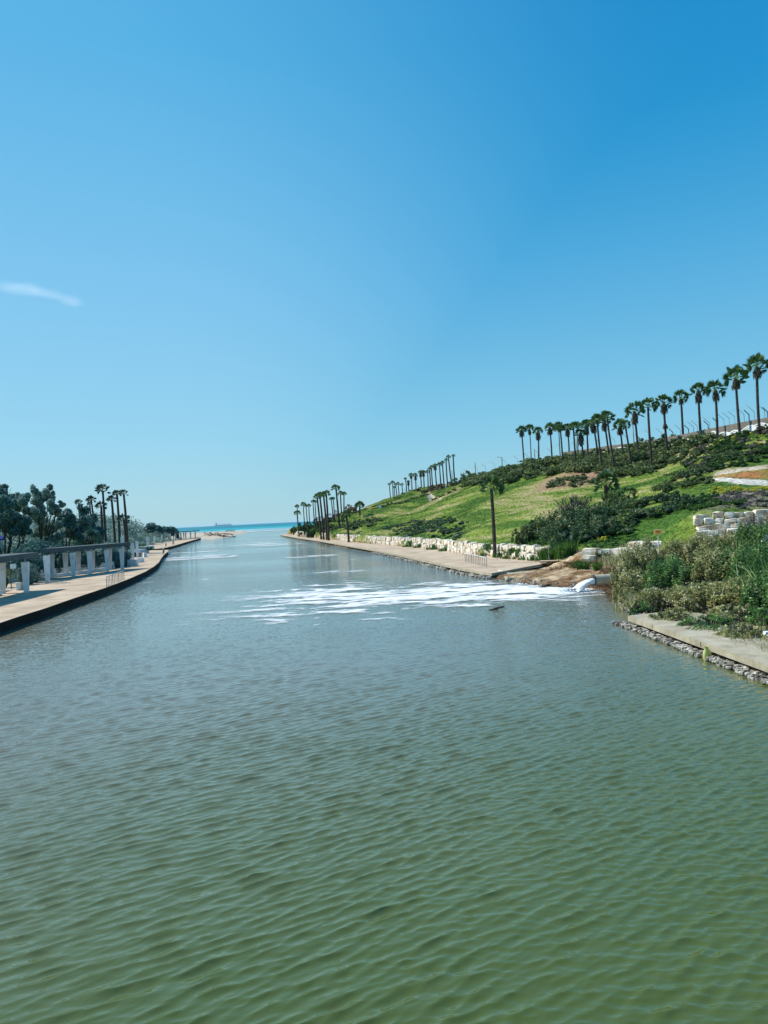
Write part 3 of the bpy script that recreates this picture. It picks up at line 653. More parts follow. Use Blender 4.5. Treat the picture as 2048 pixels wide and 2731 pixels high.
def beach_z(x, y):
    i = int(np.clip((y - 330) / 2.6, 0, Zb.shape[0] - 1)); j = int(np.clip((x + 262) / 1.6, 0, Zb.shape[1] - 1)); return max(float(Zb[i, j]), 0.05)
ny, nx = X.shape; idx = np.arange(nx * ny).reshape(ny, nx)
g = Geo(); q = np.stack([idx[:-1, :-1], idx[:-1, 1:], idx[1:, 1:], idx[1:, :-1]], -1).reshape(-1, 4)
g.add(np.stack([X, Y, Zb], -1).reshape(-1, 3), q[Zb.ravel()[q].max(1) > -0.6])
tag(g.obj('beach', MT['sand'], smooth=True), 'sandy spit with washed-up debris at the river mouth', kind='structure')

# right walkway
walk_poly = [tuple(p) for p in right_edge] + [tuple(p + np.array([0.3, 0.0])) for p in rock_line[::-1] if p[1] > 84] + [tuple(_back)]
rw = prism('right_walkway', walk_poly, Z_R - 0.27, Z_R, MT['concrete'], side_mat=MT['concrete_near'])
tag(rw, 'concrete promenade curving along the right bank below the rocks', kind='structure')
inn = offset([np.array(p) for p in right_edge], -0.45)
q = prism('right_walkway_footing', [tuple(p) for p in inn] + [tuple(p + np.array([2.5, 2.0])) for p in inn[::-1]], -1.2, Z_R - 0.275, MT['black_wall'])  # inset block, undercut shade painted as near-black
tag(q, 'undercut footing coloured black for shade below the right promenade', kind='structure')
nb = [np.array(p) for p in near_front]
nrm = np.array([-ns_dir[1], ns_dir[0]]);
if nrm[0] < 0: nrm = -nrm
near_poly = [tuple(nb[2]), tuple(nb[1]), tuple(nb[0]), tuple(nb[0] + nrm * 4.2), tuple(nb[2] + nrm * 3.4 + np.array([0.2, 1.2]))]
q = prism('near_walkway', near_poly, Z_R - 0.27, Z_R, MT['concrete_near'])
tag(q, 'broken end of concrete walkway at the water on the near right bank', kind='structure')
q = prism('near_walkway_footing', [tuple(nb[2] + nrm * 0.7 - ns_dir * -0.6), tuple(nb[0] + nrm * 0.7), tuple(nb[0] + nrm * 2), tuple(nb[2] + nrm * 2 + ns_dir * 0.6)], -1, Z_R - 0.275, MT['black_wall'])  # solid block, the dark under the slab is in its colour
tag(q, 'footing block coloured black for shade below the near walkway slab', kind='structure')
# cracks cut as thin dark grooves standing in the slab face
for k, (a0, w) in enumerate(((8.6, 0.05), (3.4, 0.02))):
    pc = near_slab[0] + ns_dir * a0
    g = Geo(); g.box((pc[0] - nrm[0] * 0.004 + nrm[0] * 0.01, pc[1] - nrm[1] * 0.004 + nrm[1] * 0.01, Z_R - 0.12), (0.03, w, 0.2), math.atan2(nrm[1], nrm[0]))
    tag(g.obj('slab_crack', MT['black_wall']), kind='structure')

# ------------------------------------------------------------------ foliage helpers
def leaf_quads(c, nrm_bias, size, r, tone, aspect=0.55, droop=0.0):
    """c (N,3) leaf centres -> one folded-diamond leaf (a quad) each"""
    N = len(c)
    a = r.normal(size=(N, 3)); a[:, 2] *= 0.6; a[:, 2] += droop
    a /= np.linalg.norm(a, axis=1)[:, None] + 1e-9
    nb = nrm_bias + r.normal(size=(N, 3)) * 0.8
    b = np.cross(a, nb); b /= np.linalg.norm(b, axis=1)[:, None] + 1e-9
    s = (size * (0.6 + 0.8 * r.random(N)))[:, None] * 0.5
    V = np.stack([c - a * s, c + b * s * aspect, c + a * s, c - b * s * aspect], 1).reshape(-1, 3)
    return V, np.arange(4 * N).reshape(N, 4)
def blob(g, c, rad, n, size, r, tone=(0.0, 1.0), aspect=0.55, droop=0.0, shell=0.55):
    d = r.normal(size=(n, 3)); d /= np.linalg.norm(d, axis=1)[:, None]
    rr = shell + (1 - shell) * r.random(n) ** 0.6
    p = d * rr[:, None] * np.array(rad) + np.array(c)
    V, Fq = leaf_quads(p, d, size, r, None, aspect, droop)
    t = tone[0] + (tone[1] - tone[0]) * r.random(n)
    g.add(V, Fq, np.clip(t, 0, 1))
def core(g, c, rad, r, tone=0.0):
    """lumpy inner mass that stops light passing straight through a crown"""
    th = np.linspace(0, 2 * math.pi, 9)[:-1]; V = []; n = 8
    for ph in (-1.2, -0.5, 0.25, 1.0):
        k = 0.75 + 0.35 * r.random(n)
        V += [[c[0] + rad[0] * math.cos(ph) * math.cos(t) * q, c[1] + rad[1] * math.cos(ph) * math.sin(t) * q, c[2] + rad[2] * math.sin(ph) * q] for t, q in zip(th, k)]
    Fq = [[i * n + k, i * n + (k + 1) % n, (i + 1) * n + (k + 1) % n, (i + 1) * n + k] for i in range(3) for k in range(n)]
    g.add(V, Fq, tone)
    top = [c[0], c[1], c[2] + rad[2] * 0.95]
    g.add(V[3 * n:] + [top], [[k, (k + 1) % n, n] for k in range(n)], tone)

# ------------------------------------------------------------------ palms
def fan(g, base, direction, L, r, tone, petiole=0.47, seg=9, spread=2.3, wind=None):
    """one fan leaf: thin stalk and a pleated half-round blade with split tips"""
    d = np.asarray(direction, float); d /= np.linalg.norm(d)
    side = np.cross(d, [0, 0, 1.0]);
    if np.linalg.norm(side) < 1e-3: side = np.array([1.0, 0, 0])
    side /= np.linalg.norm(side); up = np.cross(side, d)
    ro = r.uniform(-1.1, 1.1); side, up = side * math.cos(ro) + up * math.sin(ro), up * math.cos(ro) - side * math.sin(ro)
    hub = np.asarray(base) + d * L * petiole
    w = 0.018 * L
    g.add([base - side * w, base + side * w, hub + side * w, hub - side * w], [[0, 1, 2, 3]], min(tone + 0.25, 1))
    R = L * (1 - petiole)
    V = [hub]; Fc = []
    for k in range(seg):
        a0 = -spread / 2 + spread * k / seg; am = a0 + spread / seg * 0.5; a1 = a0 + spread / seg
        fold = 0.05 * L
        rr = R * (0.80 + 0.26 * math.cos(am)) * (0.90 + 0.2 * r.random())
        sag = -0.13 * R * abs(math.sin(am)) ** 2 - 0.05 * R * r.random()
        def pt(a, q, lift): return hub + (d * math.cos(a) + side * math.sin(a)) * rr * q + up * lift + np.array([0, 0, sag * q])
        i = len(V)
        V += [pt(a0, 0.62, -fold), pt(am, 0.62, fold), pt(am, 1.0, 0), pt(a1, 0.62, -fold)]
        Fc += [[0, i, i + 1], [0, i + 1, i + 3], [i, i + 2, i + 1], [i + 1, i + 2, i + 3]]
    g.add(V, Fc, tone + 0.12 * (r.random(len(Fc)) - 0.5))
def frond_dirs(n, r, low=-0.45, wind=0.0):
    out = []
    for k in range(n):
        az = k * 2.39996 + r.random() * 0.3; el = low + (1.45 - low) * ((k + 0.5) / n) ** 0.9
        d = np.array([math.cos(az) * math.cos(el) + wind, math.sin(az) * math.cos(el), math.sin(el)]); out.append(d / np.linalg.norm(d))
    return out
frond_me = []
for k in range(4):
    r = np.random.default_rng(100 + k); g = Geo(); fan(g, np.zeros(3), (1, 0, 0.0), 1.0, r, 0.3 + 0.12 * k, seg=10, spread=2.0)
    frond_me.append(g.mesh('frond', MT['frond']))
def crown_mesh(seed, mat, n=26, low=-0.5, wind=0.0):
    r = np.random.default_rng(seed); g = Geo()
    for d in frond_dirs(n, r, low, wind): fan(g, d * 0.05, d, 0.85 + 0.3 * r.random(), r, 0.15 + 0.6 * r.random(), seg=8)
    return g.mesh('crown', mat)
crowns = [crown_mesh(200 + k, MT['frond'], 24 + k * 2, -0.45) for k in range(5)]
crowns_teal = [crown_mesh(220 + k, MT['frond_teal'], 20 + k * 2, -0.3, wind=-0.35) for k in range(4)]
def skirt_mesh(seed, L=1.5, W=0.52):
    """beard of dead leaves hanging under the crown"""
    r = np.random.default_rng(seed); g = Geo()
    zs = np.linspace(0.15, -L, 7); prof = np.array([0.42, 0.72, 0.95, 1.0, 0.92, 0.7, 0.30]) * W
    g.tube([(0, 0, z) for z in zs], list(prof * 0.8), 9, tone=0.15)
    for k in range(110):
        a = r.random() * 6.283; z0 = 0.1 - r.random() * L * 0.9; i = int(np.clip((0.15 - z0) / (L + 0.15) * 6, 0, 5))
        rad = prof[i] * (0.85 + 0.3 * r.random()); dl = 0.3 + 0.25 * r.random()
        o = np.array([math.cos(a), math.sin(a), 0]); s = np.array([-math.sin(a), math.cos(a), 0]) * (0.05 + 0.06 * r.random())
        p = o * rad + np.array([0, 0, z0]); tip = o * (rad * 0.92 + 0.05 * r.random()) + np.array([0, 0, z0 - dl])
        g.add([p - s, p + s, tip + s * 0.3, tip - s * 0.3], [[0, 1, 2, 3]], r.random())
    return g.mesh('dead_leaf_skirt', MT['skirt'])
skirts = [skirt_mesh(300 + k, 1.25 + 0.25 * k, 0.5 + 0.04 * (k % 2)) for k in range(4)]
def trunk_mesh(H, lean, r0, r1, r, rough=0.05, nodes=14):
    g = Geo(); pts = []; rad = []
    for i in range(nodes):
        t = i / (nodes - 1)
        bend = 4 * t * (1 - t) * 0.12
        pts.append((lean[0] * t + bend * math.sin(H), lean[1] * t, H * t))
        base = r0 * 1.35 if i == 0 else r0 + (r1 - r0) * t
        rad.append(base * (1 + rough * 2 * (r.random() - 0.4)))
    g.tube(pts, rad, 9, tone=0.5)
    # old leaf bases sticking out of the trunk
    for k in range(int(H * 9)):
        t = r.random(); a = r.random() * 6.283; i = t * (nodes - 1); j = int(min(i, nodes - 2)); f = i - j
        c = np.array(pts[j]) * (1 - f) + np.array(pts[j + 1]) * f; rr = rad[j] * (1 - f) + rad[j + 1] * f
        o = np.array([math.cos(a), math.sin(a), 0]); s = np.array([-math.sin(a), math.cos(a), 0]) * 0.05
        p = c + o * rr * 0.9; tip = c + o * (rr + 0.07) + np.array([0, 0, 0.12])
        g.add([p - s, p + s, tip], [[0, 1, 2]], 0.3)
    return g.mesh('trunk', MT['bark'])
ORD = 'first second third fourth fifth sixth seventh eighth ninth tenth eleventh twelfth thirteenth fourteenth fifteenth sixteenth seventeenth eighteenth nineteenth twentieth twenty-first twenty-second twenty-third twenty-fourth twenty-fifth'.split()
def palm(uv_top, uv_base, width_px, label, group, fine=False, skirt=None, D=None, teal=False, base_z=None, r0=0.2, seed=0, nfr=24, name='fan_palm', low=-0.45):
    r = np.random.default_rng(1000 + seed)
    if D is None:
        b = hit(*uv_base)
        if b is None: b = P(*uv_base, 330.0)
    else:
        b = P(*uv_base, D)
        if base_z is not None: b[2] = base_z
        else: b[2] = hz(b[0], b[1])
    b = np.array(b); b[2] -= 0.15
    D = b[1]; c = P(*uv_top, D)
    H = c[2] - b[2]; R = width_px * 0.5 * D / F_PX * 1.12
    e = empty(name, b); tag(e, label, 'palm tree', group)
    lean = (c[0] - b[0], 0.0)
    tr = link_mesh('trunk', trunk_mesh(H, lean, r0 * 1.05, r0 * 0.8, r), e)
    top = Vector((lean[0], 0, H))
    if fine:
        for k, d in enumerate(frond_dirs(nfr, r, low)):
            f = link_mesh('frond', frond_me[k % 4], e)
            f.location = top + Vector(d * 0.12)
            q = Vector(d).to_track_quat('X', 'Z') @ __import__('mathutils').Quaternion((1, 0, 0), r.uniform(-1.2, 1.2)); f.rotation_euler = q.to_euler()
            s = R * (0.85 + 0.3 * r.random()); f.scale = (s, s, s)
    else:
        me = (crowns_teal if teal else crowns)[seed % (4 if teal else 5)]
        f = link_mesh('crown', me, e); f.location = top; f.scale = (R, R, R * 0.9); f.rotation_euler = (0, 0, 0 if teal else r.random() * 6.28)
    if skirt:
        s = link_mesh('dead_leaf_skirt', skirts[seed % 4], e); s.location = top - Vector((0, 0, 0.05))
        k = skirt; s.scale = (k, k, k); s.rotation_euler = (0, 0, r.random() * 6.28)
    return e

ridge = [ # crown centre, foot, crown width, skirt size, fine
 ((2018.6, 981), (2025, 1138), 62, 1.35), ((1962, 1010), (1972.7, 1149), 60, 1.3), ((1908, 1041), (1913, 1162), 48, 1.2), ((1862, 1043), (1870, 1177), 42, 1.25),
 ((1816, 1062), (1822, 1173), 38, 1.0), ((1770, 1077), (1781.5, 1216), 44, 1.3), ((1728, 1085), (1739, 1251), 42, None), ((1692, 1099), (1702.6, 1214), 50, 1.35),
 ((1667.5, 1135), (1686, 1256), 26, None), ((1652.7, 1138), (1662, 1222), 36, 1.2), ((1619, 1113), (1642, 1260), 38, None), ((1611, 1122), (1625, 1226), 34, 1.2),
 ((1592.7, 1121), (1608, 1266), 36, None), ((1582, 1132), (1596, 1230), 32, 1.3), ((1563.7, 1134), (1567, 1221), 32, 1.3), ((1548, 1157), (1556.5, 1242), 30, 1.4),
 ((1538, 1138), (1542.5, 1215), 28, None), ((1529, 1139), (1537, 1251), 28, None), ((1513, 1143), (1518, 1218), 28, 1.3), ((1494, 1144), (1501, 1239), 28, None),
 ((1490, 1141), (1494, 1216), 34, 1.4), ((1466, 1141), (1472, 1226), 28, 1.3), ((1434.7, 1151), (1436, 1227), 27, 1.35), ((1412, 1144), (1416.7, 1229), 26, 1.35), ((1391, 1148), (1398, 1238), 27, 1.35)]
extra = {0: 'tallest, by the wave wall', 1: 'full brown beard, before the wave wall', 5: 'two rings of dead leaves', 6: 'beardless and rooted low on the slope', 8: 'with a small green crown',
         10: 'long bare trunk rooted beside the footpath', 12: 'bare trunk above the short palm', 9: 'short, leaning crown', 15: 'low ragged crown'}
for i, (t, b, w, sk) in enumerate(ridge):
    lab = f"{ORD[i]} palm from the right on the ridge, " + extra.get(i, 'with a brown beard' if sk else 'with a bare trunk below the crown')
    palm(t, b, w, lab, 'fan palms along the ridge above the river', fine=i < 10, skirt=sk, seed=i, r0=0.24 if i < 8 else 0.21, D=[127, 133, 140, 149, 158][i] if i < 5 else None)
_six = [o for o in bpy.data.objects if o.name.startswith('fan_palm') and o.get('label', '').startswith('sixth palm from the right on the ridge')][0]
_s2 = link_mesh('dead_leaf_skirt', skirts[1], _six); _s2.location = (-0.25, 0, 6.4); _s2.scale = (0.9, 0.9, 0.7)
rowc = [((1208.6, 1216), (1214, 1297), 10), ((1196, 1219), (1206, 1299), 12), ((1189.6, 1227), (1194.7, 1301), 10), ((1180, 1234), (1185.5, 1303), 11), ((1172, 1239), (1176.7, 1304), 13), ((1160, 1242), (1166, 1309), 13),
        ((1150.6, 1247), (1155, 1304), 13), ((1146, 1252), (1148.6, 1298), 12), ((1140, 1259), (1141, 1298), 12), ((1129, 1260), (1131, 1300), 13), ((1121, 1260), (1123.6, 1304), 13), ((1107.6, 1268), (1109.7, 1314), 13),
        ((1096, 1268), (1099, 1317), 14), ((1089, 1285), (1091, 1319), 9), ((1081, 1277), (1085, 1320), 8), ((1071.7, 1293), (1075.4, 1322), 10), ((1061.5, 1290.5), (1064.6, 1331), 10), ((1055, 1293), (1059, 1332), 9),
        ((1051, 1300), (1053, 1333), 8), ((1047, 1287.6), (1049, 1334), 12), ((1038, 1292), (1042, 1336), 9)]
for i, (t, b, w) in enumerate(rowc):
    lab = f"{ORD[i]} small distant palm counted from the right along the hill's far shoulder"
    if i == 0: lab = 'thin lone-topped palm at the right end of the distant hill row'
    if i == len(rowc) - 1: lab = 'leftmost palm of the distant row on the hill shoulder'
    palm(t, b, w, lab, 'distant palms on the hill shoulder', seed=40 + i, skirt=1.2 if i in (5, 9, 10, 11, 12, 13) else None, r0=0.26, D={0: 275, 1: 278, 2: 284, 3: 290}.get(i, 296 + (i - 4) * 7.5))
rowd = [((896, 1303), (905.8, 1397), 24), ((908, 1317), (914, 1398), 16), ((917, 1318), (915.5, 1370), 14), ((888.5, 1330), (891.7, 1376), 10), ((883, 1331), (888.5, 1376), 11), ((869.7, 1318), (875, 1413), 24), ((862.7, 1320), (870.5, 1408), 18),
        ((852.5, 1321), (862, 1406), 19), ((845.4, 1326), (855, 1405), 20), ((840, 1338), (844, 1384), 10), ((834.5, 1338), (839, 1384), 12), ((823.5, 1349), (826.6, 1389), 11), ((816.4, 1350), (821, 1389), 10),
        ((808.6, 1346), (812.5, 1391), 15), ((792, 1351), (795, 1382), 12), ((792, 1369), (797.6, 1418), 18)]
DD = [235, 240, 262, 300, 300, 222, 228, 233, 238, 330, 330, 340, 345, 335, 350, 300]
for i, (t, b, w) in enumerate(rowd):
    lab = f"{ORD[i]} palm counted from the right in the cluster where the hill drops to the sea"
    if i == 0: lab = 'tallest palm of the cluster where the hill drops to the sea'
    if i == 5: lab = 'broad-crowned palm standing beside the rock wall in the seaward cluster'
    if i == 15: lab = 'leftmost palm of the seaward cluster, low crown beside the promenade tip'
    palm(t, b, w, lab, 'palms where the hill drops to the sea', seed=70 + i, r0=0.3 if i in (0, 5, 6, 7, 8) else 0.22, D=DD[i])
palm((923, 1373), (930, 1443), 27, 'short palm alone beside the far promenade rocks', 'palms standing on the right promenade', D=196, base_z=0.6, seed=90, r0=0.30)
palm((1310, 1302), (1320, 1484), 57, 'tall solitary palm with rough brown trunk rising from the promenade rocks', 'palms standing on the right promenade', fine=True, D=100, base_z=0.6, seed=91, r0=0.25, nfr=24, low=-0.35)
palm((1614, 1293), (1621, 1346), 62, 'short stout fan palm on the slope above the flowering bushes', None, fine=True, seed=92, r0=0.36, nfr=30, low=-0.5, D=118)
palm((1674, 1322), (1675, 1337), 46, 'stemless fan palm sprouting from the dark bushes', None, fine=True, seed=93, r0=0.3, nfr=14, low=0.0, D=106)
palm((959, 1349), (960, 1372), 26, 'low clump palm poking above the seaward bushes', None, seed=94, r0=0.3, D=262)

left = [((274, 1309), (284, 1472), 38, 185), ((270, 1351), (278, 1470), 30, 178), ((297.6, 1333), (309, 1474), 24, 180), ((311.7, 1318), (320, 1476), 24, 176), ((329.7, 1317), (341, 1474), 24, 180),
        ((330, 1386), (337, 1474), 33, 168), ((243.5, 1334), (256, 1470), 25, 190), ((239.5, 1345), (246, 1468), 15, 215), ((210, 1342), (216, 1470), 22, 200)]
names_l = ['tallest of the left bank palms with a windblown crown', 'palm with dark drooping crown crossing the tallest left palm', 'slim palm in the middle of the left palm group', 'palm with swollen upper trunk in the left palm group',
           'rightmost tall palm of the left bank group', 'short bushy palm in front of the left palm group', 'palm rising behind the dark rounded trees', 'small palm crown beside the one behind the dark trees', 'leftmost palm, only its crown above the trees']
for i, (t, b, w, D_) in enumerate(left):
    palm(t, b, w, names_l[i], 'windblown palms on the left bank', seed=i, teal=True, D=D_, base_z=0.75, r0=0.30 if i < 6 else 0.24)

# ------------------------------------------------------------------ broad trees on the left bank
def tree(u, v_base, D, crown, label, mat, seed, leaf=0.32, n_leaf=2600, base_z=0.7, group='broad trees behind the left promenade', name='park_tree', trunk_r=0.22, lean=0.0):
    """crown: list of (u, v, width_px, height_px) blobs seen on the photograph, given real depth here"""
    r = np.random.default_rng(seed)
    b = P(u, v_base, D); b[2] = base_z
    e = empty(name, b); tag(e, label, 'tree', group)
    cs = []
    for (cu, cv, w, h) in crown:
        dd = D + r.normal() * 1.5
        c = P(cu, cv, dd) - b; rx = w * 0.5 * D / F_PX; rz = h * 0.5 * D / F_PX
        cs.append((c, rx, (rx + rz) * 0.55, rz))
    g = Geo(); tot = sum(c[1] * c[3] for c in cs)
    for c, rx, ry, rz in cs:
        nn = int(2.2 * n_leaf * rx * rz / tot)
        for k in range(max(5, int(rx * rz * 3))):
            d = r.normal(size=3); d /= np.linalg.norm(d); q = 0.45 + 0.5 * r.random()
            cc = c + d * np.array([rx, ry, rz]) * q; s = 0.34 + 0.3 * r.random()
            t0 = r.random() * 0.45
            blob(g, cc, (rx * s, ry * s, rz * s), max(12, nn // max(5, int(rx * rz * 3))), leaf, r, tone=(t0, t0 + 0.55), shell=0.3)
        core(g, c, (rx * 0.42, ry * 0.42, rz * 0.42), r)
    link_mesh('crown', g.mesh('crown', mat), e)
    t = Geo()
    fork = np.array([lean, 0, 1.6])
    t.tube([(0, 0, -0.3), fork * 0.5, fork], [trunk_r * 1.3, trunk_r, trunk_r * 0.85], 8)
    for c, rx, ry, rz in cs[:8]:
        mid = (fork + c) * 0.5 + r.normal(size=3) * 0.25
        t.tube([fork, mid, c], [trunk_r * 0.6, trunk_r * 0.4, trunk_r * 0.15], 6)
        for k in range(3):
            tip = c + r.normal(size=3) * np.array([rx, ry, rz]) * 0.7
            t.tube([mid, (mid + tip) / 2 + r.normal(size=3) * 0.1, tip], [trunk_r * 0.22, trunk_r * 0.14, 0.02], 4)
    link_mesh('trunk', t.mesh('trunk', MT['wood']), e)
    return e
tree(12, 1500, 98, [(20, 1385, 90, 60), (-20, 1370, 70, 80), (45, 1400, 60, 60), (5, 1345, 50, 40), (65, 1412, 30, 40)], 'large dark tree with leaning trunk at the left edge behind the first pergola', MT['teal_leaf'], 1, n_leaf=9000)
tree(-8, 1490, 112, [(8, 1302, 30, 26), (-12, 1312, 46, 60), (5, 1330, 40, 40)], 'loose grey tree top cut off by the left edge', MT['olive_leaf'], 2, n_leaf=2600)
tree(52, 1490, 116, [(38, 1322, 30, 34), (64, 1330, 36, 44), (40, 1352, 50, 40), (80, 1370, 40, 50)], 'grey-green rounded tree second from the left edge', MT['olive_leaf'], 3, n_leaf=4800)
tree(113, 1480, 120, [(92, 1312, 22, 28), (128, 1312, 30, 34), (110, 1335, 60, 46), (100, 1370, 50, 50), (142, 1345, 28, 34), (163, 1341, 26, 20), (150, 1362, 26, 26)], 'tall airy grey-green tree with bare branches against the sky', MT['olive_leaf'], 4, n_leaf=6500)
tree(178, 1480, 128, [(180, 1375, 46, 50), (160, 1400, 40, 50), (196, 1395, 44, 50), (185, 1425, 60, 50)], 'dense dark teal tree with pale slanting branch', MT['teal_leaf'], 5, n_leaf=6500)
tree(238, 1480, 134, [(226, 1368, 32, 44), (240, 1388, 46, 60), (222, 1410, 40, 60), (255, 1420, 46, 50), (230, 1440, 70, 30)], 'dense dark teal tree just left of the left bank palms', MT['teal_leaf'], 6, n_leaf=6500)
tree(130, 1490, 124, [(130, 1405, 60, 50), (110, 1425, 50, 40), (150, 1440, 50, 30)], 'low tangled grey tree between the airy tree and the dense ones', MT['olive_leaf'], 7, n_leaf=4000)
tree(352, 1450, 300, [(352, 1420, 22, 20), (366, 1428, 18, 18), (350, 1436, 22, 16)], 'small dark tree at the left of the far clump before the sea', MT['teal_leaf'], 8, n_leaf=2600, leaf=0.7, group='far trees beside the river mouth')
tree(402, 1452, 320, [(402, 1406, 28, 22), (396, 1424, 40, 26), (420, 1416, 26, 24), (385, 1430, 22, 20)], 'tallest broad tree of the far clump before the sea', MT['teal_leaf'], 9, n_leaf=3600, leaf=0.7, group='far trees beside the river mouth')
tree(450, 1446, 350, [(440, 1420, 28, 26), (452, 1414, 24, 18), (464, 1420, 22, 20), (474, 1428, 12, 12)], 'right-hand rounded tree of the far clump before the sea', MT['teal_leaf'], 10, n_leaf=3000, leaf=0.75, group='far trees beside the river mouth')

def leafy_mass(name, label, cat, spots, mat, leaf, dens, seed, group=None, kind=None, tone=(0, 1), twigs=0, twig_mat=None, core_k=0.5, droop=0.1, tufts=True):
    """spots: list of (x, y, z, rx, ry, rz) mounds; one object unless twigs are asked for"""
    r = np.random.default_rng(seed); g = Geo(); b0 = np.array(spots[0][:3]); b0 = np.mean(np.array(spots)[:, :3], 0)
    for (x, y, z, rx, ry, rz) in spots:
        c = np.array([x, y, z + rz * 0.35]) - b0
        area = rx * rz + ry * rz + rx * ry; n_ = int(dens * area * 1.7)
        if tufts:
            kk = max(4, n_ // 45)
            for k in range(kk):
                d = r.normal(size=3); d[2] = abs(d[2]) * 0.9 - 0.15; d /= np.linalg.norm(d)
                cc = c + d * np.array([rx, ry, rz]) * (0.78 + 0.2 * r.random()); s = 0.20 + 0.16 * r.random()
                t0 = tone[0] + (tone[1] - tone[0]) * r.random() * 0.4
                blob(g, cc, (rx * s, ry * s, rz * s), n_ // kk + 1, leaf, r, tone=(t0, t0 + (tone[1] - tone[0]) * 0.6), shell=0.2, droop=droop)
        else:
            blob(g, c, (rx, ry, rz), n_, leaf, r, tone=tone, shell=0.7, droop=droop)
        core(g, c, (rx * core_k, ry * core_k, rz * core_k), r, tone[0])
    me = g.mesh(name, mat)
    if kind == 'stuff' or not twigs:
        o = link_mesh(name, me); o.location = b0; tag(o, label, cat, group, kind); return o
    e = empty(name, b0); tag(e, label, cat, group); link_mesh('foliage', me, e)
    t = Geo()
    for (x, y, z, rx, ry, rz) in spots:
        c = np.array([x, y, z]) - b0
        for k in range(twigs):
            d = r.normal(size=3); d[2] = abs(d[2]) + 0.5; d /= np.linalg.norm(d)
            p0 = c + np.array([r.normal() * rx * 0.3, r.normal() * ry * 0.3, -0.2]); p2 = c + d * np.array([rx, ry, rz]) * (0.95 + 0.35 * r.random()) + np.array([0, 0, rz * 0.3])
            p1 = (p0 + p2) / 2 + r.normal(size=3) * 0.15
            t.tube([p0, p1, p2], [0.03, 0.018, 0.006], 3, cap=False, tone=r.random())
    link_mesh('stems', t.mesh('stems', twig_mat or MT['twig']), e)
    return e
def scatter(poly_px, n_, rad, seed, flat=0.7, rvar=0.4, warp=True, jitter_z=0.0):
    """mounds on the ground seen inside a photo outline"""
    wp = ground_poly(poly_px); xs_ = [p[0] for p in wp]; ys_ = [p[1] for p in wp]; r = np.random.default_rng(seed); out = []
    k = 0
    while len(out) < n_ and k < n_ * 60:
        k += 1; x = r.uniform(min(xs_), max(xs_)); y = r.uniform(min(ys_), max(ys_))
        if not in_poly(np.array([x]), np.array([y]), wp)[0]: continue
        R_ = rad * (1 - rvar + 2 * rvar * r.random())
        out.append((x, y, hz(x, y) - 0.1, R_, R_, R_ * flat))
    return out
def P_mound(u, v, D, w_px, h_px):
    """mound whose top edge is at v on the photo, standing on the hill at distance D"""
    c = P(u, v, D); z = hz(c[0], c[1]); rx = w_px * 0.5 * D / F_PX; top = c[2]; return (c[0], D, z, rx, rx, max(0.5, (top - z) / 1.3))

# ridge shrub belt under the palms
belt = [(1240, 1300), (1330, 1301), (1410, 1277), (1470, 1272), (1560, 1262), (1640, 1276), (1740, 1264), (1790, 1243), (1850, 1203), (1905, 1182), (1905, 1166), (1822, 1174), (1700, 1200), (1620, 1211), (1542, 1222), (1416, 1238), (1340, 1260), (1270, 1277)]
leafy_mass('ridge_shrubbery', 'dense dark green shrubbery covering the slope under the ridge palms', 'shrubbery', scatter(belt, 330, 1.7, 5, 0.62), MT['shrub'], 0.42, 26, 5, kind='stuff')
r_ = np.random.default_rng(55)
crest_spots = []
for (u, v, D, w, h) in [(1262, 1262, 262, 40, 14), (1300, 1257, 250, 50, 14), (1340, 1250, 238, 40, 14), (1375, 1240, 226, 40, 16), (1405, 1236, 218, 40, 12), (1430, 1232, 212, 34, 12), (1460, 1228, 206, 34, 12), (1515, 1205, 198, 26, 18),
                        (1640, 1195, 180, 50, 20), (1680, 1180, 174, 50, 24), (1715, 1172, 170, 50, 24), (1750, 1166, 164, 40, 20), (1775, 1160, 160, 30, 18), (1840, 1165, 152, 46, 18), (1875, 1158, 146, 50, 22), (1215, 1275, 270, 30, 14)]:
    crest_spots.append(P_mound(u, v, D, w, h))
leafy_mass('crest_bush', 'dark rounded bushes along the crest against the perimeter wall', 'bushes', crest_spots, MT['shrub'], 0.45, 22, 6, kind='stuff', tone=(0, 0.8))
leafy_mass('round_crest_tree', 'rounded dark bush standing out on the crest left of the lamp posts', 'bush', [P_mound(1246, 1256, 268, 30, 20), P_mound(1236, 1262, 272, 20, 20)], MT['shrub'], 0.5, 30, 8, tone=(0, 0.6))
leafy_mass('shoulder_shrubbery', 'grey brown scrub under the distant palm row', 'shrubbery', [P_mound(u, v, D, w, 10) for u, v, D, w in ((1115, 1312, 330, 24), (1135, 1303, 322, 30), (1155, 1296, 312, 34), (1180, 1290, 300, 34), (1205, 1285, 288, 34), (1225, 1280, 278, 30), (1240, 1282, 272, 26), (1130, 1318, 316, 24), (1165, 1308, 298, 30), (1200, 1300, 282, 30))],
           MT['shrub_grey'], 0.6, 16, 9, kind='stuff')
leafy_mass('hillside_hedge', 'long dark green hedge strip left of the hillside path', 'hedge', [P_mound(u, v, D, w, 10) for u, v, D, w in ((1025, 1357, 270, 20), (1045, 1350, 275, 24), (1065, 1350, 268, 22), (1085, 1345, 268, 26), (1105, 1336, 272, 26), (1125, 1329, 276, 26), (1140, 1330, 272, 20), (1060, 1338, 330, 22), (1080, 1326, 345, 20), (1100, 1320, 350, 26), (1120, 1318, 340, 22))],
           MT['shrub'], 0.6, 20, 10, tone=(0, 0.85))
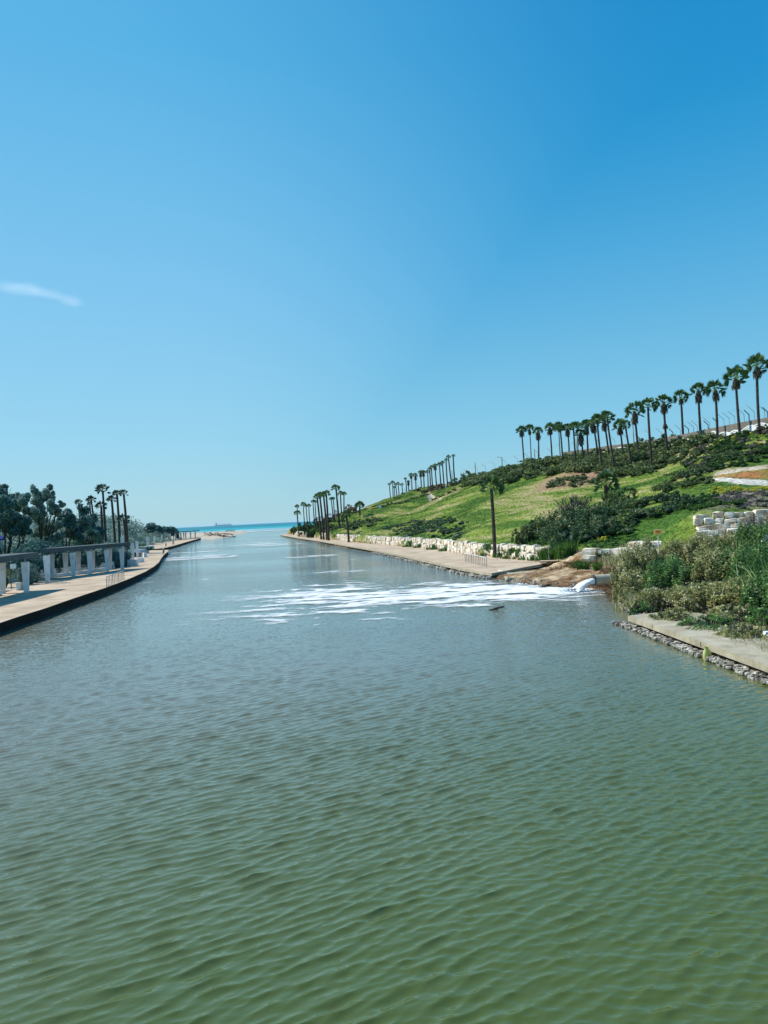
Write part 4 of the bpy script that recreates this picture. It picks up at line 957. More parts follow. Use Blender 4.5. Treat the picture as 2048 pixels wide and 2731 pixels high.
leafy_mass('hillside_hedge', 'short dark green hedge right of the hillside path', 'hedge', [P_mound(u, v, D, w, 10) for u, v, D, w in ((1160, 1338, 246, 22), (1180, 1335, 243, 26), (1200, 1331, 240, 26), (1218, 1324, 238, 26), (1235, 1315, 236, 22))],
           MT['shrub'], 0.6, 22, 11, tone=(0, 0.85))
leafy_mass('seaward_bushes', 'dark green bushes where the hill meets the seaward palms', 'bushes', [P_mound(u, v, D, w, 10) for u, v, D, w in
           ((785, 1404, 345, 24), (800, 1396, 340, 30), (822, 1394, 320, 34), (845, 1390, 310, 40), (870, 1385, 300, 40), (835, 1402, 270, 36), (860, 1398, 260, 40), (885, 1392, 255, 40), (905, 1385, 262, 40), (925, 1376, 275, 36), (945, 1368, 290, 40), (965, 1362, 300, 40), (985, 1358, 300, 36), (1005, 1352, 300, 30), (815, 1408, 300, 30), (780, 1412, 360, 16))],
           MT['green_bush'], 0.6, 18, 12, kind='stuff', tone=(-0.3, 0.45))
leafy_mass('bare_winter_shrubs', 'bare reddish grey shrubs behind the seaward palms', 'shrubs', [P_mound(u, v, D, w, 10) for u, v, D, w in ((850, 1378, 345, 34), (880, 1370, 345, 36), (905, 1360, 340, 36), (930, 1347, 338, 34), (945, 1343, 335, 28), (820, 1392, 350, 30))],
           MT['rusty_stem'], 0.5, 14, 13, kind='stuff', tone=(0, 0.5))
lowb = [(850, 1425), (900, 1408), (960, 1392), (1010, 1385), (1020, 1398), (960, 1410), (900, 1425)]
leafy_mass('hillside_scrub', 'low dark scrub on the lower hillside above the far rocks', 'scrub', scatter(lowb, 46, 1.7, 14, 0.5), MT['shrub'], 0.4, 16, 14, kind='stuff')
flow = [(985, 1420), (1060, 1402), (1130, 1388), (1180, 1384), (1228, 1388), (1232, 1402), (1225, 1440), (1160, 1445), (1110, 1428), (1050, 1425)]
leafy_mass('flowering_groundcover', 'low reddish flowering ground cover spreading on the grassy slope', 'groundcover', scatter(flow, 120, 1.25, 15, 0.42), MT['flower_bush'], 0.34, 22, 15, kind='stuff', tone=(0.1, 1.0))

# the big flowering bushes above the rocks: each a bush of its own
big = [((1418, 1398, 99, 70), 'dark rounded end of the flowering bushes nearest the solitary palm', 'shrub', 31),
       ((1440, 1382, 97, 90), 'dull grey-green mound of the flowering bushes left of the bare shrub', 'shrub', 32),
       ((1480, 1360, 100, 90), 'flowering bush in front of the bare twiggy shrub', 'flower_bush', 33),
       ((1545, 1352, 98, 110), 'flowering bush below the short stout fan palm', 'flower_bush', 34),
       ((1500, 1392, 90, 120), 'low flowering bush above the tall green weeds', 'flower_bush', 35),
       ((1620, 1342, 98, 100), 'flowering bush right below the short palm trunk', 'flower_bush', 36),
       ((1600, 1375, 90, 120), 'flowering bush above the yellow-flowered strip', 'flower_bush', 37),
       ((1690, 1330, 100, 90), 'dark bush round the stemless fan palm', 'shrub', 38),
       ((1700, 1355, 92, 110), 'orange-flecked bush left of the orange sign', 'flower_bush', 39),
       ((1760, 1318, 98, 100), 'flowering bush below the tall dark bush', 'flower_bush', 40),
       ((1790, 1352, 90, 110), 'orange-flecked bush behind the orange sign', 'flower_bush', 41),
       ((1835, 1340, 88, 60), 'flowering bush touching the stepped limestone wall', 'flower_bush', 42),
       ((1825, 1256, 118, 100), 'tall dark bush at the left end of the pale road', 'shrub', 43),
       ((1875, 1268, 112, 80), 'orange-flecked bush hanging over the end of the pale road', 'flower_bush', 44),
       ((1850, 1300, 104, 90), 'dark bush between the pale road and the limestone wall', 'shrub', 45),
       ((1780, 1285, 110, 80), 'dark green bush right of the bright lawn strip', 'shrub', 46),
       ((1640, 1310, 112, 60), 'low dark bush behind the short palm', 'shrub', 47)]
for (u, v, D, w), lab, mt, sd in big:
    m0 = P_mound(u, v, D, w, 30); r = np.random.default_rng(sd); sp_ = [m0]
    for k in range(7):
        x = m0[0] + r.uniform(-1, 1) * m0[3] * 0.85; y = D + (r.uniform(-3.5, 2.5) if sd > 32 else r.uniform(-0.5, 4)); z = hz(x, y)
        sp_.append((x, y, z, m0[3] * 0.42, m0[3] * 0.42, max(0.7, min(m0[5] * (0.55 + 0.4 * r.random()), 2.4))))
    leafy_mass('flowering_bush' if mt == 'flower_bush' else 'dark_bush', lab, 'bush', sp_, MT[mt], 0.26, 60, sd, group='bushes on the slope above the rocks', tone=(0, 1) if mt == 'flower_bush' else (0, 0.8))
# bare twiggy shrub
def twig_shrub(u, v, D, w_px, h_px, label, seed, mat, n_=120, rr=0.014):
    r = np.random.default_rng(seed); c = P(u, v, D); z = hz(c[0], c[1]); g = Geo(); W = w_px * 0.5 * D / F_PX; H_ = h_px * D / F_PX
    for k in range(n_):
        a = r.normal() * 0.55; b = r.normal() * 0.5
        tip = np.array([a * W, b * W, H_ * (0.55 + 0.5 * r.random())]); mid = tip * 0.5 + r.normal(size=3) * 0.12
        g.tube([(r.normal() * 0.2, r.normal() * 0.2, 0), mid, tip], [rr * 2.2, rr * 1.6, rr * 0.6], 3, cap=False, tone=r.random())
        for j in range(3):
            t2 = mid + (tip - mid) * r.random(); e2 = t2 + np.array([r.normal() * 0.25, r.normal() * 0.25, 0.35 + 0.3 * r.random()])
            g.tube([t2, e2], [rr * 1.2, rr * 0.5], 3, cap=False, tone=r.random())
    o = link_mesh('bare_shrub', g.mesh('bare_shrub', mat)); o.location = (c[0], c[1], z); return tag(o, label, 'shrub')
twig_shrub(1535, 1360, 103, 86, 75, 'bare twiggy grey shrub rising behind the flowering bushes', 61, MT['twig'], 170, 0.03)
leafy_mass('grey_shrub', 'dense leafless grey shrub growing over the stepped limestone wall', 'shrub', [P_mound(2020, 1370, 67, 70, 30), P_mound(2050, 1375, 65, 60, 30), P_mound(1995, 1395, 65, 40, 20)], MT['shrub_grey'], 0.10, 230, 62, tone=(0, 0.5), twigs=40)
leafy_mass('evergreen_patch', 'small dark leafy plant growing between the lower limestone blocks', 'plant', [P_mound(1600, 1464, 75, 34, 20), P_mound(1612, 1470, 74.5, 26, 20)], MT['green_bush'], 0.16, 160, 63, tone=(-0.3, 0.6))

# scattered mounds on the scrubby upper slope at the right edge
r = np.random.default_rng(64)
upper = [(1810, 1245), (1860, 1205), (1910, 1180), (1975, 1155), (2048, 1140), (2048, 1232), (1960, 1248), (1900, 1258), (1870, 1250)]
spots = scatter(upper, 170, 1.0, 64, 0.55, 0.6)
for mt, lab, sl, tn in (('green_bush', 'fresh green mounds on the upper slope below the wave wall', spots[0:80], (-0.1, 0.6)), ('shrub', 'dark mounds on the upper slope below the wave wall', spots[80:120], (0, 0.7)),
                        ('shrub_grey', 'dry grey-brown mounds on the upper slope below the wave wall', spots[120:155], (0.2, 1)), ('yellow_flower', 'yellow-flowering clumps on the upper slope below the wave wall', [(a, b, c, d * .7, e * .7, f * .7) for a, b, c, d, e, f in spots[155:]], (0.2, 1))):
    leafy_mass('slope_mounds', lab, 'mounds', sl, MT[mt], 0.26, 38, 65, kind='stuff', tone=tn)
leafy_mass('yellow_flower_strip', 'yellow flowering strip along the lower edge of the pale road', 'flowers', scatter([(1900, 1304), (1960, 1299), (2048, 1300), (2048, 1312), (1980, 1312), (1900, 1318)], 34, 0.6, 66, 0.5), MT['yellow_flower'], 0.2, 70, 66, kind='stuff', tone=(0.1, 1))
leafy_mass('green_strip', 'fresh green weeds above the stepped limestone wall', 'weeds', scatter([(1835, 1345), (1870, 1325), (1905, 1318), (1910, 1330), (1980, 1356), (1870, 1362)], 46, 0.7, 67, 0.5), MT['green_bush'], 0.24, 50, 67, kind='stuff', tone=(0.1, 0.9))
leafy_mass('grey_groundcover', 'dry grey ground cover above the stepped limestone wall', 'groundcover', scatter([(1900, 1325), (1960, 1312), (2048, 1314), (2048, 1358), (1930, 1356)], 90, 0.55, 68, 0.45), MT['scrub'], 0.18, 60, 68, kind='stuff')
leafy_mass('trail_shrubs', 'small dark shrubs beside the bare soil trail under the ridge palms', 'shrubs', scatter([(1445, 1305), (1480, 1285), (1560, 1275), (1600, 1270), (1590, 1285), (1520, 1302)], 30, 1.0, 69, 0.6), MT['shrub'], 0.34, 34, 69, kind='stuff')
leafy_mass('bright_verge', 'bright green and yellow weeds above the lower limestone blocks', 'weeds', scatter([(1480, 1452), (1560, 1440), (1650, 1432), (1740, 1436), (1745, 1452), (1700, 1455), (1640, 1462), (1560, 1464)], 70, 0.55, 70, 0.5), MT['green_bush'], 0.17, 90, 70, kind='stuff', tone=(0.3, 1.1))
leafy_mass('yellow_bush', 'yellow-blossomed clump above the lower limestone blocks', 'flowers', [P_mound(1600, 1437, 84, 26, 12), P_mound(1615, 1438, 84, 24, 12)], MT['yellow_flower'], 0.16, 120, 71, tone=(0.3, 1))

# lawn tufts
r = np.random.default_rng(72)
NT = 150000
yy = 66 + (400 - 66) * r.random(NT * 3) ** 1.6; xx = r.uniform(-60, 75, NT * 3)
zz = hill(xx, yy)
okk = (zz > np.where(yy < 84, 1.95, 1.5)) & (poly_signed(xx, yy, rock_line_dir) > 0.8)
for zn in ('road', 'tarmac', 'kerb_path', 'path_upper', 'orange', 'soil', 'scrub'): okk &= ~in_poly(xx, yy, zones[zn])
vis = (xx / yy < 0.53) & (xx / yy > -0.2)
xx, yy, zz = xx[okk & vis][:NT], yy[okk & vis][:NT], zz[okk & vis][:NT]
N = len(xx); s = (0.05 + yy / 1300.0) * (0.6 + 0.8 * r.random(N)); a = r.random(N) * 6.283
b0 = np.stack([xx, yy, zz - 0.05], 1); dx = np.stack([np.cos(a), np.sin(a), np.zeros(N)], 1) * (s * 0.9)[:, None]
tip = b0 + np.stack([r.normal(size=N) * 0.1, r.normal(size=N) * 0.1, s * 0.62 + 0.03], 1)
V = np.stack([b0 - dx, b0 + dx, tip], 1).reshape(-1, 3)
patch = smooth_noise(xx, yy, 73, 4, 0.10); streak = smooth_noise(xx * 0.25, yy * 0.8, 74, 3, 1.0)
g = Geo(); g.add(V, np.arange(3 * N).reshape(N, 3), np.clip(lawn_tone(xx, yy, zz) + r.normal(size=N) * 0.15, 0, 1))
tag(g.obj('lawn_grass', MT['grass']), 'bright green grass growing over the hillside', kind='stuff')

# ------------------------------------------------------------------ limestone walls
def stone_mesh(seed):
    r = np.random.default_rng(seed); V = []; m = {}
    for i in range(3):
        for j in range(3):
            for k in range(3):
                if i == 1 and j == 1 and k == 1: continue
                p = np.array([i - 1, j - 1, k - 1], float) * 0.5
                nz = np.count_nonzero(p); p = p * (1 - 0.075 * (nz - 1)) + r.normal(size=3) * 0.045
                m[(i, j, k)] = len(V); V.append(p)
    Fq = []
    for ax in range(3):
        for sd in (0, 2):
            for a in range(2):
                for b in range(2):
                    def key(a_, b_):
                        q = [0, 0, 0]; q[ax] = sd; q[(ax + 1) % 3] = a_; q[(ax + 2) % 3] = b_; return m[tuple(q)]
                    f = [key(a, b), key(a + 1, b), key(a + 1, b + 1), key(a, b + 1)]
                    Fq.append(f if sd == 2 else f[::-1])
    g = Geo(); g.add(V, Fq); return g, V, Fq
stones = [stone_mesh(400 + k) for k in range(8)]
stone_mes = [s[0].mesh('stone', MT['limestone']) for s in stones]
def stone_wall(label, base, zf, courses, Ls, Hh, depth, seed, cap=300, tilt=0.40, skip=0.0):
    r = np.random.default_rng(seed); pts = [np.asarray(p, float) for p in base]
    o = empty('limestone_wall', (pts[0][0], pts[0][1], zf(*pts[0]))); tag(o, label, 'stone wall')
    org = np.array(o.location); seg = [np.linalg.norm(pts[i + 1] - pts[i]) for i in range(len(pts) - 1)]; tot = sum(seg)
    items = []
    for c in range(courses):
        s = r.random() * 0.4
        while s < tot:
            L = Ls * (0.6 + 0.8 * r.random()); q = s + L / 2; i = 0; acc = 0
            while i < len(seg) - 1 and acc + seg[i] < q: acc += seg[i]; i += 1
            t = (pts[i + 1] - pts[i]) / seg[i]; p = pts[i] + t * (q - acc); nrm_ = np.array([-t[1], t[0]])
            if nrm_[0] < 0 and abs(nrm_[0]) > abs(nrm_[1]) : nrm_ = -nrm_
            if nrm_[1] < 0 and abs(nrm_[1]) >= abs(nrm_[0]): nrm_ = -nrm_
            p = p + nrm_ * (c * tilt + r.normal() * 0.06)
            h = Hh * (0.8 + 0.45 * r.random())
            if r.random() > skip:
                items.append((p, zf(p[0], p[1]) + c * Hh * 0.93 + h / 2 - 0.08, L * 1.02, depth * (0.8 + 0.4 * r.random()), h, math.atan2(t[1], t[0]) + r.normal() * 0.07, r.integers(8), r.normal(size=2) * 0.06))
            s += L
    items.sort(key=lambda q: q[0][1])
    for p, z, L, dp, h, a, k, tl in items[:cap]:
        s_ = link_mesh('stone', stone_mes[k], o); s_.location = Vector((p[0] - org[0], p[1] - org[1], z - org[2])); s_.scale = (L, dp, h); s_.rotation_euler = (tl[0], tl[1], a)
    if len(items) > cap:
        g = Geo()
        for p, z, L, dp, h, a, k, tl in items[cap:]:
            V = np.array(stones[k][1]) * np.array([L, dp, h]); cs, sn = math.cos(a), math.sin(a)
            V = np.stack([V[:, 0] * cs - V[:, 1] * sn + p[0] - org[0], V[:, 0] * sn + V[:, 1] * cs + p[1] - org[1], V[:, 2] + z - org[2]], 1)
            g.add(V, stones[k][2])
        q = link_mesh('far_stones', g.mesh('far_stones', MT['limestone']), o); q['kind'] = 'stuff'
    return o
stone_wall('long two-course wall of pale limestone boulders behind the right promenade', [p + np.array([0.5, 0.6]) for p in rock_line[:-1]], lambda x, y: 0.52, 2, 1.15, 0.88, 0.95, 500)
lw = [P(u, v, D)[:2] for u, v, D in ((1545, 1490, 77.5), (1590, 1488, 76.5), (1650, 1484, 75.5), (1690, 1480, 74.5), (1745, 1475, 73))]
stone_wall('low stepped limestone blocks above the eroded bank', lw, lambda x, y: 1.05, 2, 1.5, 0.62, 0.9, 501)
stone_wall('short upper course of long limestone blocks near the orange sign', [P(1676, 1452, 76.5)[:2], P(1735, 1446, 75)[:2]], lambda x, y: 2.25, 1, 2.0, 0.66, 0.9, 502)
uw = [P(u, v, D)[:2] for u, v, D in ((1852, 1440, 70.5), (1900, 1440, 70.2), (1960, 1440, 69.5), (2048, 1440, 68.5), (2110, 1440, 67))]
stone_wall('stepped retaining wall of white limestone blocks above the riverbank shrubs', uw, lambda x, y: 2.75, 5, 1.05, 0.56, 0.9, 503, tilt=0.40)

# loose rubble along waterlines
def rubble(name, label, line, width, n_, size, seed, z0=0.0, mat=None, offs=0.0):
    r = np.random.default_rng(seed); g = Geo(); pts = [np.asarray(p, float)[:2] for p in line]; seg = np.array([np.linalg.norm(pts[i + 1] - pts[i]) for i in range(len(pts) - 1)]); cum = np.concatenate([[0], np.cumsum(seg)])
    for k in range(n_):
        q = r.random() * cum[-1]; i = int(np.clip(np.searchsorted(cum, q) - 1, 0, len(seg) - 1)); t = (pts[i + 1] - pts[i]) / seg[i]
        nn = np.array([-t[1], t[0]]); p = pts[i] + t * (q - cum[i]) + nn * (offs + width * (r.random() - 0.5)); s = size * (0.4 + 1.1 * r.random() ** 2)
        V = np.array(stones[k % 8][1]) * s * np.array([1.2, 0.9, 0.7]); a = r.random() * 6.28; cs, sn = math.cos(a), math.sin(a)
        V = np.stack([V[:, 0] * cs - V[:, 1] * sn + p[0], V[:, 0] * sn + V[:, 1] * cs + p[1], V[:, 2] + z0 + r.random() * 0.14], 1)
        g.add(V, stones[k % 8][2])
    return tag(g.obj(name, mat or MT['rubble']), label, kind='stuff')
rubble('slab_rubble', 'pale broken rubble and shells under the near walkway slab', [near_slab[0] - nrm * 0.35 - ns_dir * 1.1, near_slab[0] - nrm * 0.15, nb[0] - nrm * 0.1], 0.55, 2300, 0.15, 601)
rubble('bank_pebbles', 'grey pebbles along the waterline between pipe and near slab', [G(1715, 1645), G(1690, 1626), G(1660, 1606)], 1.2, 420, 0.17, 602, z0=0.02)
rubble('promenade_rubble', 'rubble under the edge of the right promenade', [p for p in right_edge[:5]], 0.5, 500, 0.35, 603, z0=-0.02, offs=0.25)
rubble('bank_stones', 'small stones and driftwood chips littering the eroded sandy bank', [G(1360, 1540, 0.3), G(1440, 1545, 0.3), G(1520, 1552, 0.3), G(1580, 1548, 0.4)], 6.0, 300, 0.13, 604, z0=0.2, mat=MT['rubble'])

# fallen slabs on the eroded bank
def slab(u, v, z, size, rz, tilt, label, mat):
    p = G(u, v, z); g = Geo(); g.box((0, 0, 0), size, 0, top=(0.94, 0.9)); o = g.obj('concrete_slab', mat); o.location = p; o.rotation_euler = (tilt[0], tilt[1], rz); return tag(o, label, 'concrete slab', 'broken slabs on the eroded bank')
slab(1365, 1545, 0.12, (1.3, 0.7, 0.28), 0.3, (0.1, 0.25), 'small tilted block of broken concrete at the water edge', MT['concrete_near'])
slab(1385, 1530, 0.25, (2.2, 1.2, 0.12), 0.2, (0.12, 0.0), 'thin pale slab lying on the sand below the walkway end', MT['concrete_near'])
slab(1412, 1533, 0.3, (1.5, 0.8, 0.22), -0.2, (0.2, -0.15), 'brown broken slab right of the thin pale one', MT['rust_edge'])
slab(1352, 1527, 0.32, (1.8, 0.8, 0.12), 0.6, (0.1, 0.3), 'whitish slab leaning under the walkway corner', MT['limestone'])
slab(1430, 1538, 0.25, (1.0, 0.6, 0.2), 0.1, (0.1, 0.1), 'dark stump-like lump beside the broken slabs', MT['rust_edge'])
# undercut lip of the old path above the eroded bank
lip = [_back + np.array([0, 0.0]), _back + np.array([2.6, -0.6]), G(1500, 1500, 0.75)[:2], G(1560, 1498, 0.9)[:2], G(1640, 1488, 1.1)[:2]]
lipb = [p + np.array([0.3, 1.6]) for p in lip]
q = prism('broken_path', [tuple(p) for p in lip] + [tuple(p) for p in lipb[::-1]], 0.72, 0.86, MT['concrete'], side_mat=MT['rust_edge'])
tag(q, 'thin remains of broken path along the top of the eroded bank', kind='structure')

# ------------------------------------------------------------------ outfall pipe and its water
pc = P(1583, 1547.5, 58.8)
g = Geo(); R_ = 0.41; Lp = 7.0; ang = math.radians(8)
n = 24; th = np.arange(n) * 2 * math.pi / n
def ring(x, rr): return np.stack([np.full(n, x), rr * np.cos(th), rr * np.sin(th)], 1)
V = np.vstack([ring(0, R_), ring(Lp, R_), ring(0, R_ - 0.04), ring(Lp, R_ - 0.04)])
Fq = []
for k in range(n):
    k2 = (k + 1) % n
    Fq += [[k, n + k, n + k2, k2], [2 * n + k, 2 * n + k2, 3 * n + k2, 3 * n + k], [k, k2, 2 * n + k2, 2 * n + k]]
g.add(V, Fq)
pe = empty('outfall_pipe', pc, ang); tag(pe, 'pale round drain pipe sticking out of the bank and pouring water', 'pipe')
link_mesh('pipe_body', g.mesh('pipe_body', MT['pipe'], False), pe)
g = Geo(); g.tube([(-0.03, 0, 0), (0.05, 0, 0)], [R_ + 0.012, R_ + 0.012], 24, cap=False); V = np.vstack([ring(-0.03, R_ + 0.012), ring(-0.03, R_ - 0.05)])
g.add(V, [[k, (k + 1) % n, n + (k + 1) % n, n + k] for k in range(n)]); link_mesh('rim', g.mesh('rim', MT['pipe_dark']), pe)
m, nn_, ll_ = new_mat('falling_water'); o_ = nn_.new('ShaderNodeOutputMaterial'); b_ = nn_.new('ShaderNodeBsdfPrincipled'); tx = nn_.new('ShaderNodeTexCoord'); mp = nn_.new('ShaderNodeMapping'); mp.inputs['Scale'].default_value = (1.2, 9, 2)
t_ = nn_.new('ShaderNodeTexNoise'); t_.inputs['Scale'].default_value = 1.5; t_.inputs['Detail'].default_value = 5; ll_.new(tx.outputs['Object'], mp.inputs[0]); ll_.new(mp.outputs[0], t_.inputs['Vector'])
r_ = ramp(nn_, [(0.30, (0.55, 0.66, 0.70)), (0.5, (0.88, 0.91, 0.92))]); ll_.new(t_.outputs['Fac'], r_.inputs[0]); ll_.new(r_.outputs[0], b_.inputs['Base Color']); b_.inputs['Roughness'].default_value = 0.35; ll_.new(b_.outputs[0], o_.inputs[0]); MT['jet'] = m
g = Geo(); rows_ = 16; cols_ = 15; V = []
drop = pc[2] - 0.1
for i in range(rows_):
    t = i / (rows_ - 1); x = -1.55 * t; zc = -0.12 - drop * t * t * 1.05
    for k in range(cols_):
        a = math.pi * (k / (cols_ - 1)); w = R_ * (0.80 + 1.1 * t * t); hgt = R_ * (0.60 + 0.25 * t) * (1 + 0.12 * math.sin(3.1 * k))
        V.append([x, -math.cos(a) * w + 0.02 * math.sin(7 * t + k), zc + math.sin(a) * hgt + 0.03 * math.sin(5 * k + 9 * t)])
Fq = [[i * cols_ + k, i * cols_ + k + 1, (i + 1) * cols_ + k + 1, (i + 1) * cols_ + k] for i in range(rows_ - 1) for k in range(cols_ - 1)]
Vb = [[v[0], v[1] * 0.98, v[2] if k_ % cols_ in (0, cols_ - 1) else v[2] * 1.0 - 0.20] for k_, v in enumerate(V)]
nV = len(V); g.add(V + Vb, Fq + [[nV + a for a in f[::-1]] for f in Fq])
# splash droplets where it lands
rr_ = np.random.default_rng(9)
for k in range(260):
    t = rr_.random(); p = np.array([-1.6 + rr_.normal() * 0.5, rr_.normal() * 0.8, -pc[2] + abs(rr_.normal()) * 0.16]); s = 0.03 + 0.05 * rr_.random()
    g.add([p + [s, 0, 0], p + [-s, 0, 0], p + [0, s, 0], p + [0, 0, s]], [[0, 2, 3], [2, 1, 3], [0, 1, 2]])
o = g.obj('water_jet', MT['jet'], smooth=True); o.location = pc; o.rotation_euler = (0, 0, ang); tag(o, 'white arc of water gushing from the drain pipe', kind='stuff')

# ------------------------------------------------------------------ riverbank shrubs in front (right)
def front_bush(u, v, D, w, label, mt, seed, dens=230, leaf=0.15, twigs=26, base=None, aspect=0.35):
    m0 = P_mound(u, v, D, w, 30); m0 = (*m0[:5], m0[5] * 1.12); r = np.random.default_rng(seed); sp_ = [m0]
    for k in range(8):
        x = m0[0] + r.uniform(-1, 1) * m0[3] * 0.9; y = D + r.uniform(-1.1, 0.8) * m0[3]; z = hz(x, y)
        sp_.append((x, y, z, m0[3] * 0.42, m0[3] * 0.42, m0[5] * (0.6 + 0.4 * r.random())))
    return leafy_mass('riverbank_shrub', label, 'shrub', sp_, MT[mt], leaf, dens, seed, group='shrubs on the right riverbank', twigs=twigs)
fb = [((1700, 1462, 56, 110), 'straw-coloured shrub at the left end behind the drain pipe', 'front_bush', 701),
      ((1800, 1452, 56, 100), 'olive shrub just right of the orange sign', 'front_bush', 702),
      ((1870, 1438, 55, 120), 'brownish shrub below the stepped limestone wall', 'front_bush', 703),
      ((1960, 1432, 54, 120), 'dense olive shrub below the grey leafless one', 'front_bush', 704),
      ((2050, 1408, 52, 140), 'tall green shrub at the right edge under the limestone wall', 'front_green', 705),
      ((1700, 1530, 50, 110), 'straw and green shrub right of the drain pipe mouth', 'front_bush', 706),
      ((1790, 1500, 49, 140), 'mid green shrub in the middle of the riverbank thicket', 'front_green', 707),
      ((1900, 1480, 48, 150), 'olive shrub with pale twigs in the thicket', 'front_bush', 708),
      ((2020, 1470, 46, 160), 'dark reedy shrub at the right edge of the thicket', 'front_green', 709),
      ((1760, 1575, 45.5, 120), 'low olive shrub near the far end of the near slab', 'front_bush', 710),
      ((1860, 1560, 43, 160), 'olive-green shrub leaning over the near slab', 'front_bush', 711),
      ((1980, 1550, 41, 180), 'tangled olive shrub above the near slab', 'front_bush', 712),
      ((2080, 1530, 38, 170), 'dark shrub cut by the right edge above the slab', 'front_green', 713),
      ((1950, 1625, 37.5, 120), 'low brown shrub spilling onto the near slab', 'front_bush', 714),
      ((2050, 1630, 35.5, 110), 'low green shrub at the right edge of the slab', 'front_green', 715),
      ((1662, 1512, 54, 60), 'pale straw shrub leaning over the drain pipe', 'front_bush', 721),
      ((1790, 1632, 39.3, 100), 'low leafy mound creeping onto the far end of the near slab', 'front_bush', 717),
      ((1880, 1655, 36.2, 130), 'low leafy mound creeping onto the middle of the near slab', 'front_green', 718),
      ((1995, 1672, 33.3, 140), 'low tangled mound creeping onto the near slab at the right', 'front_bush', 719),
      ((1710, 1610, 44.5, 60), 'bright green tuft beside the pebbles', 'front_green', 716)]
for (u, v, D, w), lab, mt, sd in fb: front_bush(u, v, D, w, lab, mt, sd)
# reddish dry stems by the pipe
def stems(name, label, spots, mat, seed, n_=160, H_=0.9, rr=0.008, spread=0.5, blades=False):
    r = np.random.default_rng(seed); g = Geo(); b0 = np.array([spots[0][0], spots[0][1], 0])
    for (x, y, rad) in spots:
        xs2 = x + r.normal(size=n_) * rad * 0.5; ys2 = y + r.normal(size=n_) * rad * 0.5; z2 = hill(xs2, ys2)
        for k in range(n_):
            p = np.array([xs2[k], ys2[k], z2[k]]) - b0; h = H_ * (0.5 + 0.7 * r.random()); d = r.normal(size=2) * spread * h
            tip = p + np.array([d[0], d[1], h]); mid = p + np.array([d[0] * 0.3, d[1] * 0.3, h * 0.6])
            w = rr * (2.5 if blades else 1); s = np.array([1, 0.3, 0]) * w; t = r.random()
            g.add([p - s, p + s, mid + s * 0.9, mid - s * 0.9], [[0, 1, 2, 3]], t); g.add([mid - s * 0.9, mid + s * 0.9, tip], [[0, 1, 2]], t)
    o = g.obj(name, mat); o.location = b0; return tag(o, label, kind='stuff')
gp = lambda u, v, z=0.3: G(u, v, z)[:2]
stems('dry_reddish_weeds', 'dry reddish weeds round the drain pipe at the water edge', [(*gp(1625, 1560), 1.2), (*gp(1650, 1575), 1.2), (*gp(1670, 1590), 1.0), (*gp(1600, 1556), 0.8), (*gp(1640, 1545), 1.2)], MT['rusty_stem'], 801, 420, 0.7, 0.016, 0.6)
stems('straw_weeds', 'pale straw weeds between the pipe and the thicket', [(*gp(1665, 1540, 0.8), 1.6), (*gp(1690, 1565, 0.7), 1.5), (*gp(1655, 1510, 1.0), 1.6), (*gp(1700, 1600, 0.6), 1.2)], MT['front_bush'], 802, 420, 1.0, 0.02, 0.5)
stems('tall_green_weeds', 'tall fresh green weeds growing against the limestone wall', [(*gp(1475, 1500, 0.5), 0.9), (*gp(1492, 1498, 0.5), 0.9), (*gp(1460, 1497, 0.5), 0.8), (*gp(1510, 1497, .7), .8)], MT['green_bush'], 803, 520, 1.35, 0.022, 0.4, True)
stems('promenade_weeds', 'low green weeds at the foot of the limestone wall', [(*gp(u, v, 0.5), 1.0) for u, v in ((1340, 1487), (1365, 1490), (1390, 1491), (1415, 1493), (1440, 1495), (1300, 1484), (1425, 1490), (1160, 1466), (1120, 1461), (1190, 1470), (1090, 1459))], MT['green_bush'], 804, 240, 0.7, 0.03, 0.35, True)
stems('reeds', 'green reed leaves standing among the shrubs at the right edge', [(P(u, 1500, D)[0], D, 1.4) for u, D in ((1990, 47), (2030, 45), (2060, 43), (1960, 50), (2040, 40), (1985, 53), (2040, 51))], MT['front_green'], 805, 70, 2.2, 0.014, 0.42, True)
stems('slab_edge_weeds', 'straggling weeds and litter creeping over the near slab', [(*(near_slab[0] + ns_dir * k + nrm * (2.2 + 0.5 * math.sin(k * 2.1))), 0.8) for k in np.arange(0.8, 13, 0.9)], MT['front_bush'], 806, 130, 0.45, 0.014, 0.8)
stems('bank_tuft', 'small green plants rooted in the eroded bank', [(*gp(1555, 1520, 0.8), 0.5), (*gp(1540, 1515, 0.8), 0.5), (*gp(1593, 1524, 0.7), 0.3)], MT['green_bush'], 807, 120, 0.6, 0.03, 0.5, True)
stems('hanging_roots', 'dry roots and grass hanging over the eroded lip', [(*gp(u, v, 0.9), 0.8) for u, v in ((1480, 1508), (1505, 1512), (1530, 1510), (1555, 1514), (1580, 1512), (1610, 1508), (1635, 1512), (1655, 1500))], MT['rusty_stem'], 808, 130, 0.55, 0.012, 0.9)
stems('bank_straw', 'pale straw on the eroded bank above the pipe', [(*gp(u, v, 1.0), 1.0) for u, v in ((1600, 1500), (1625, 1495), (1650, 1505), (1670, 1490))], MT['front_bush'], 809, 260, 0.8, 0.016, 0.5)
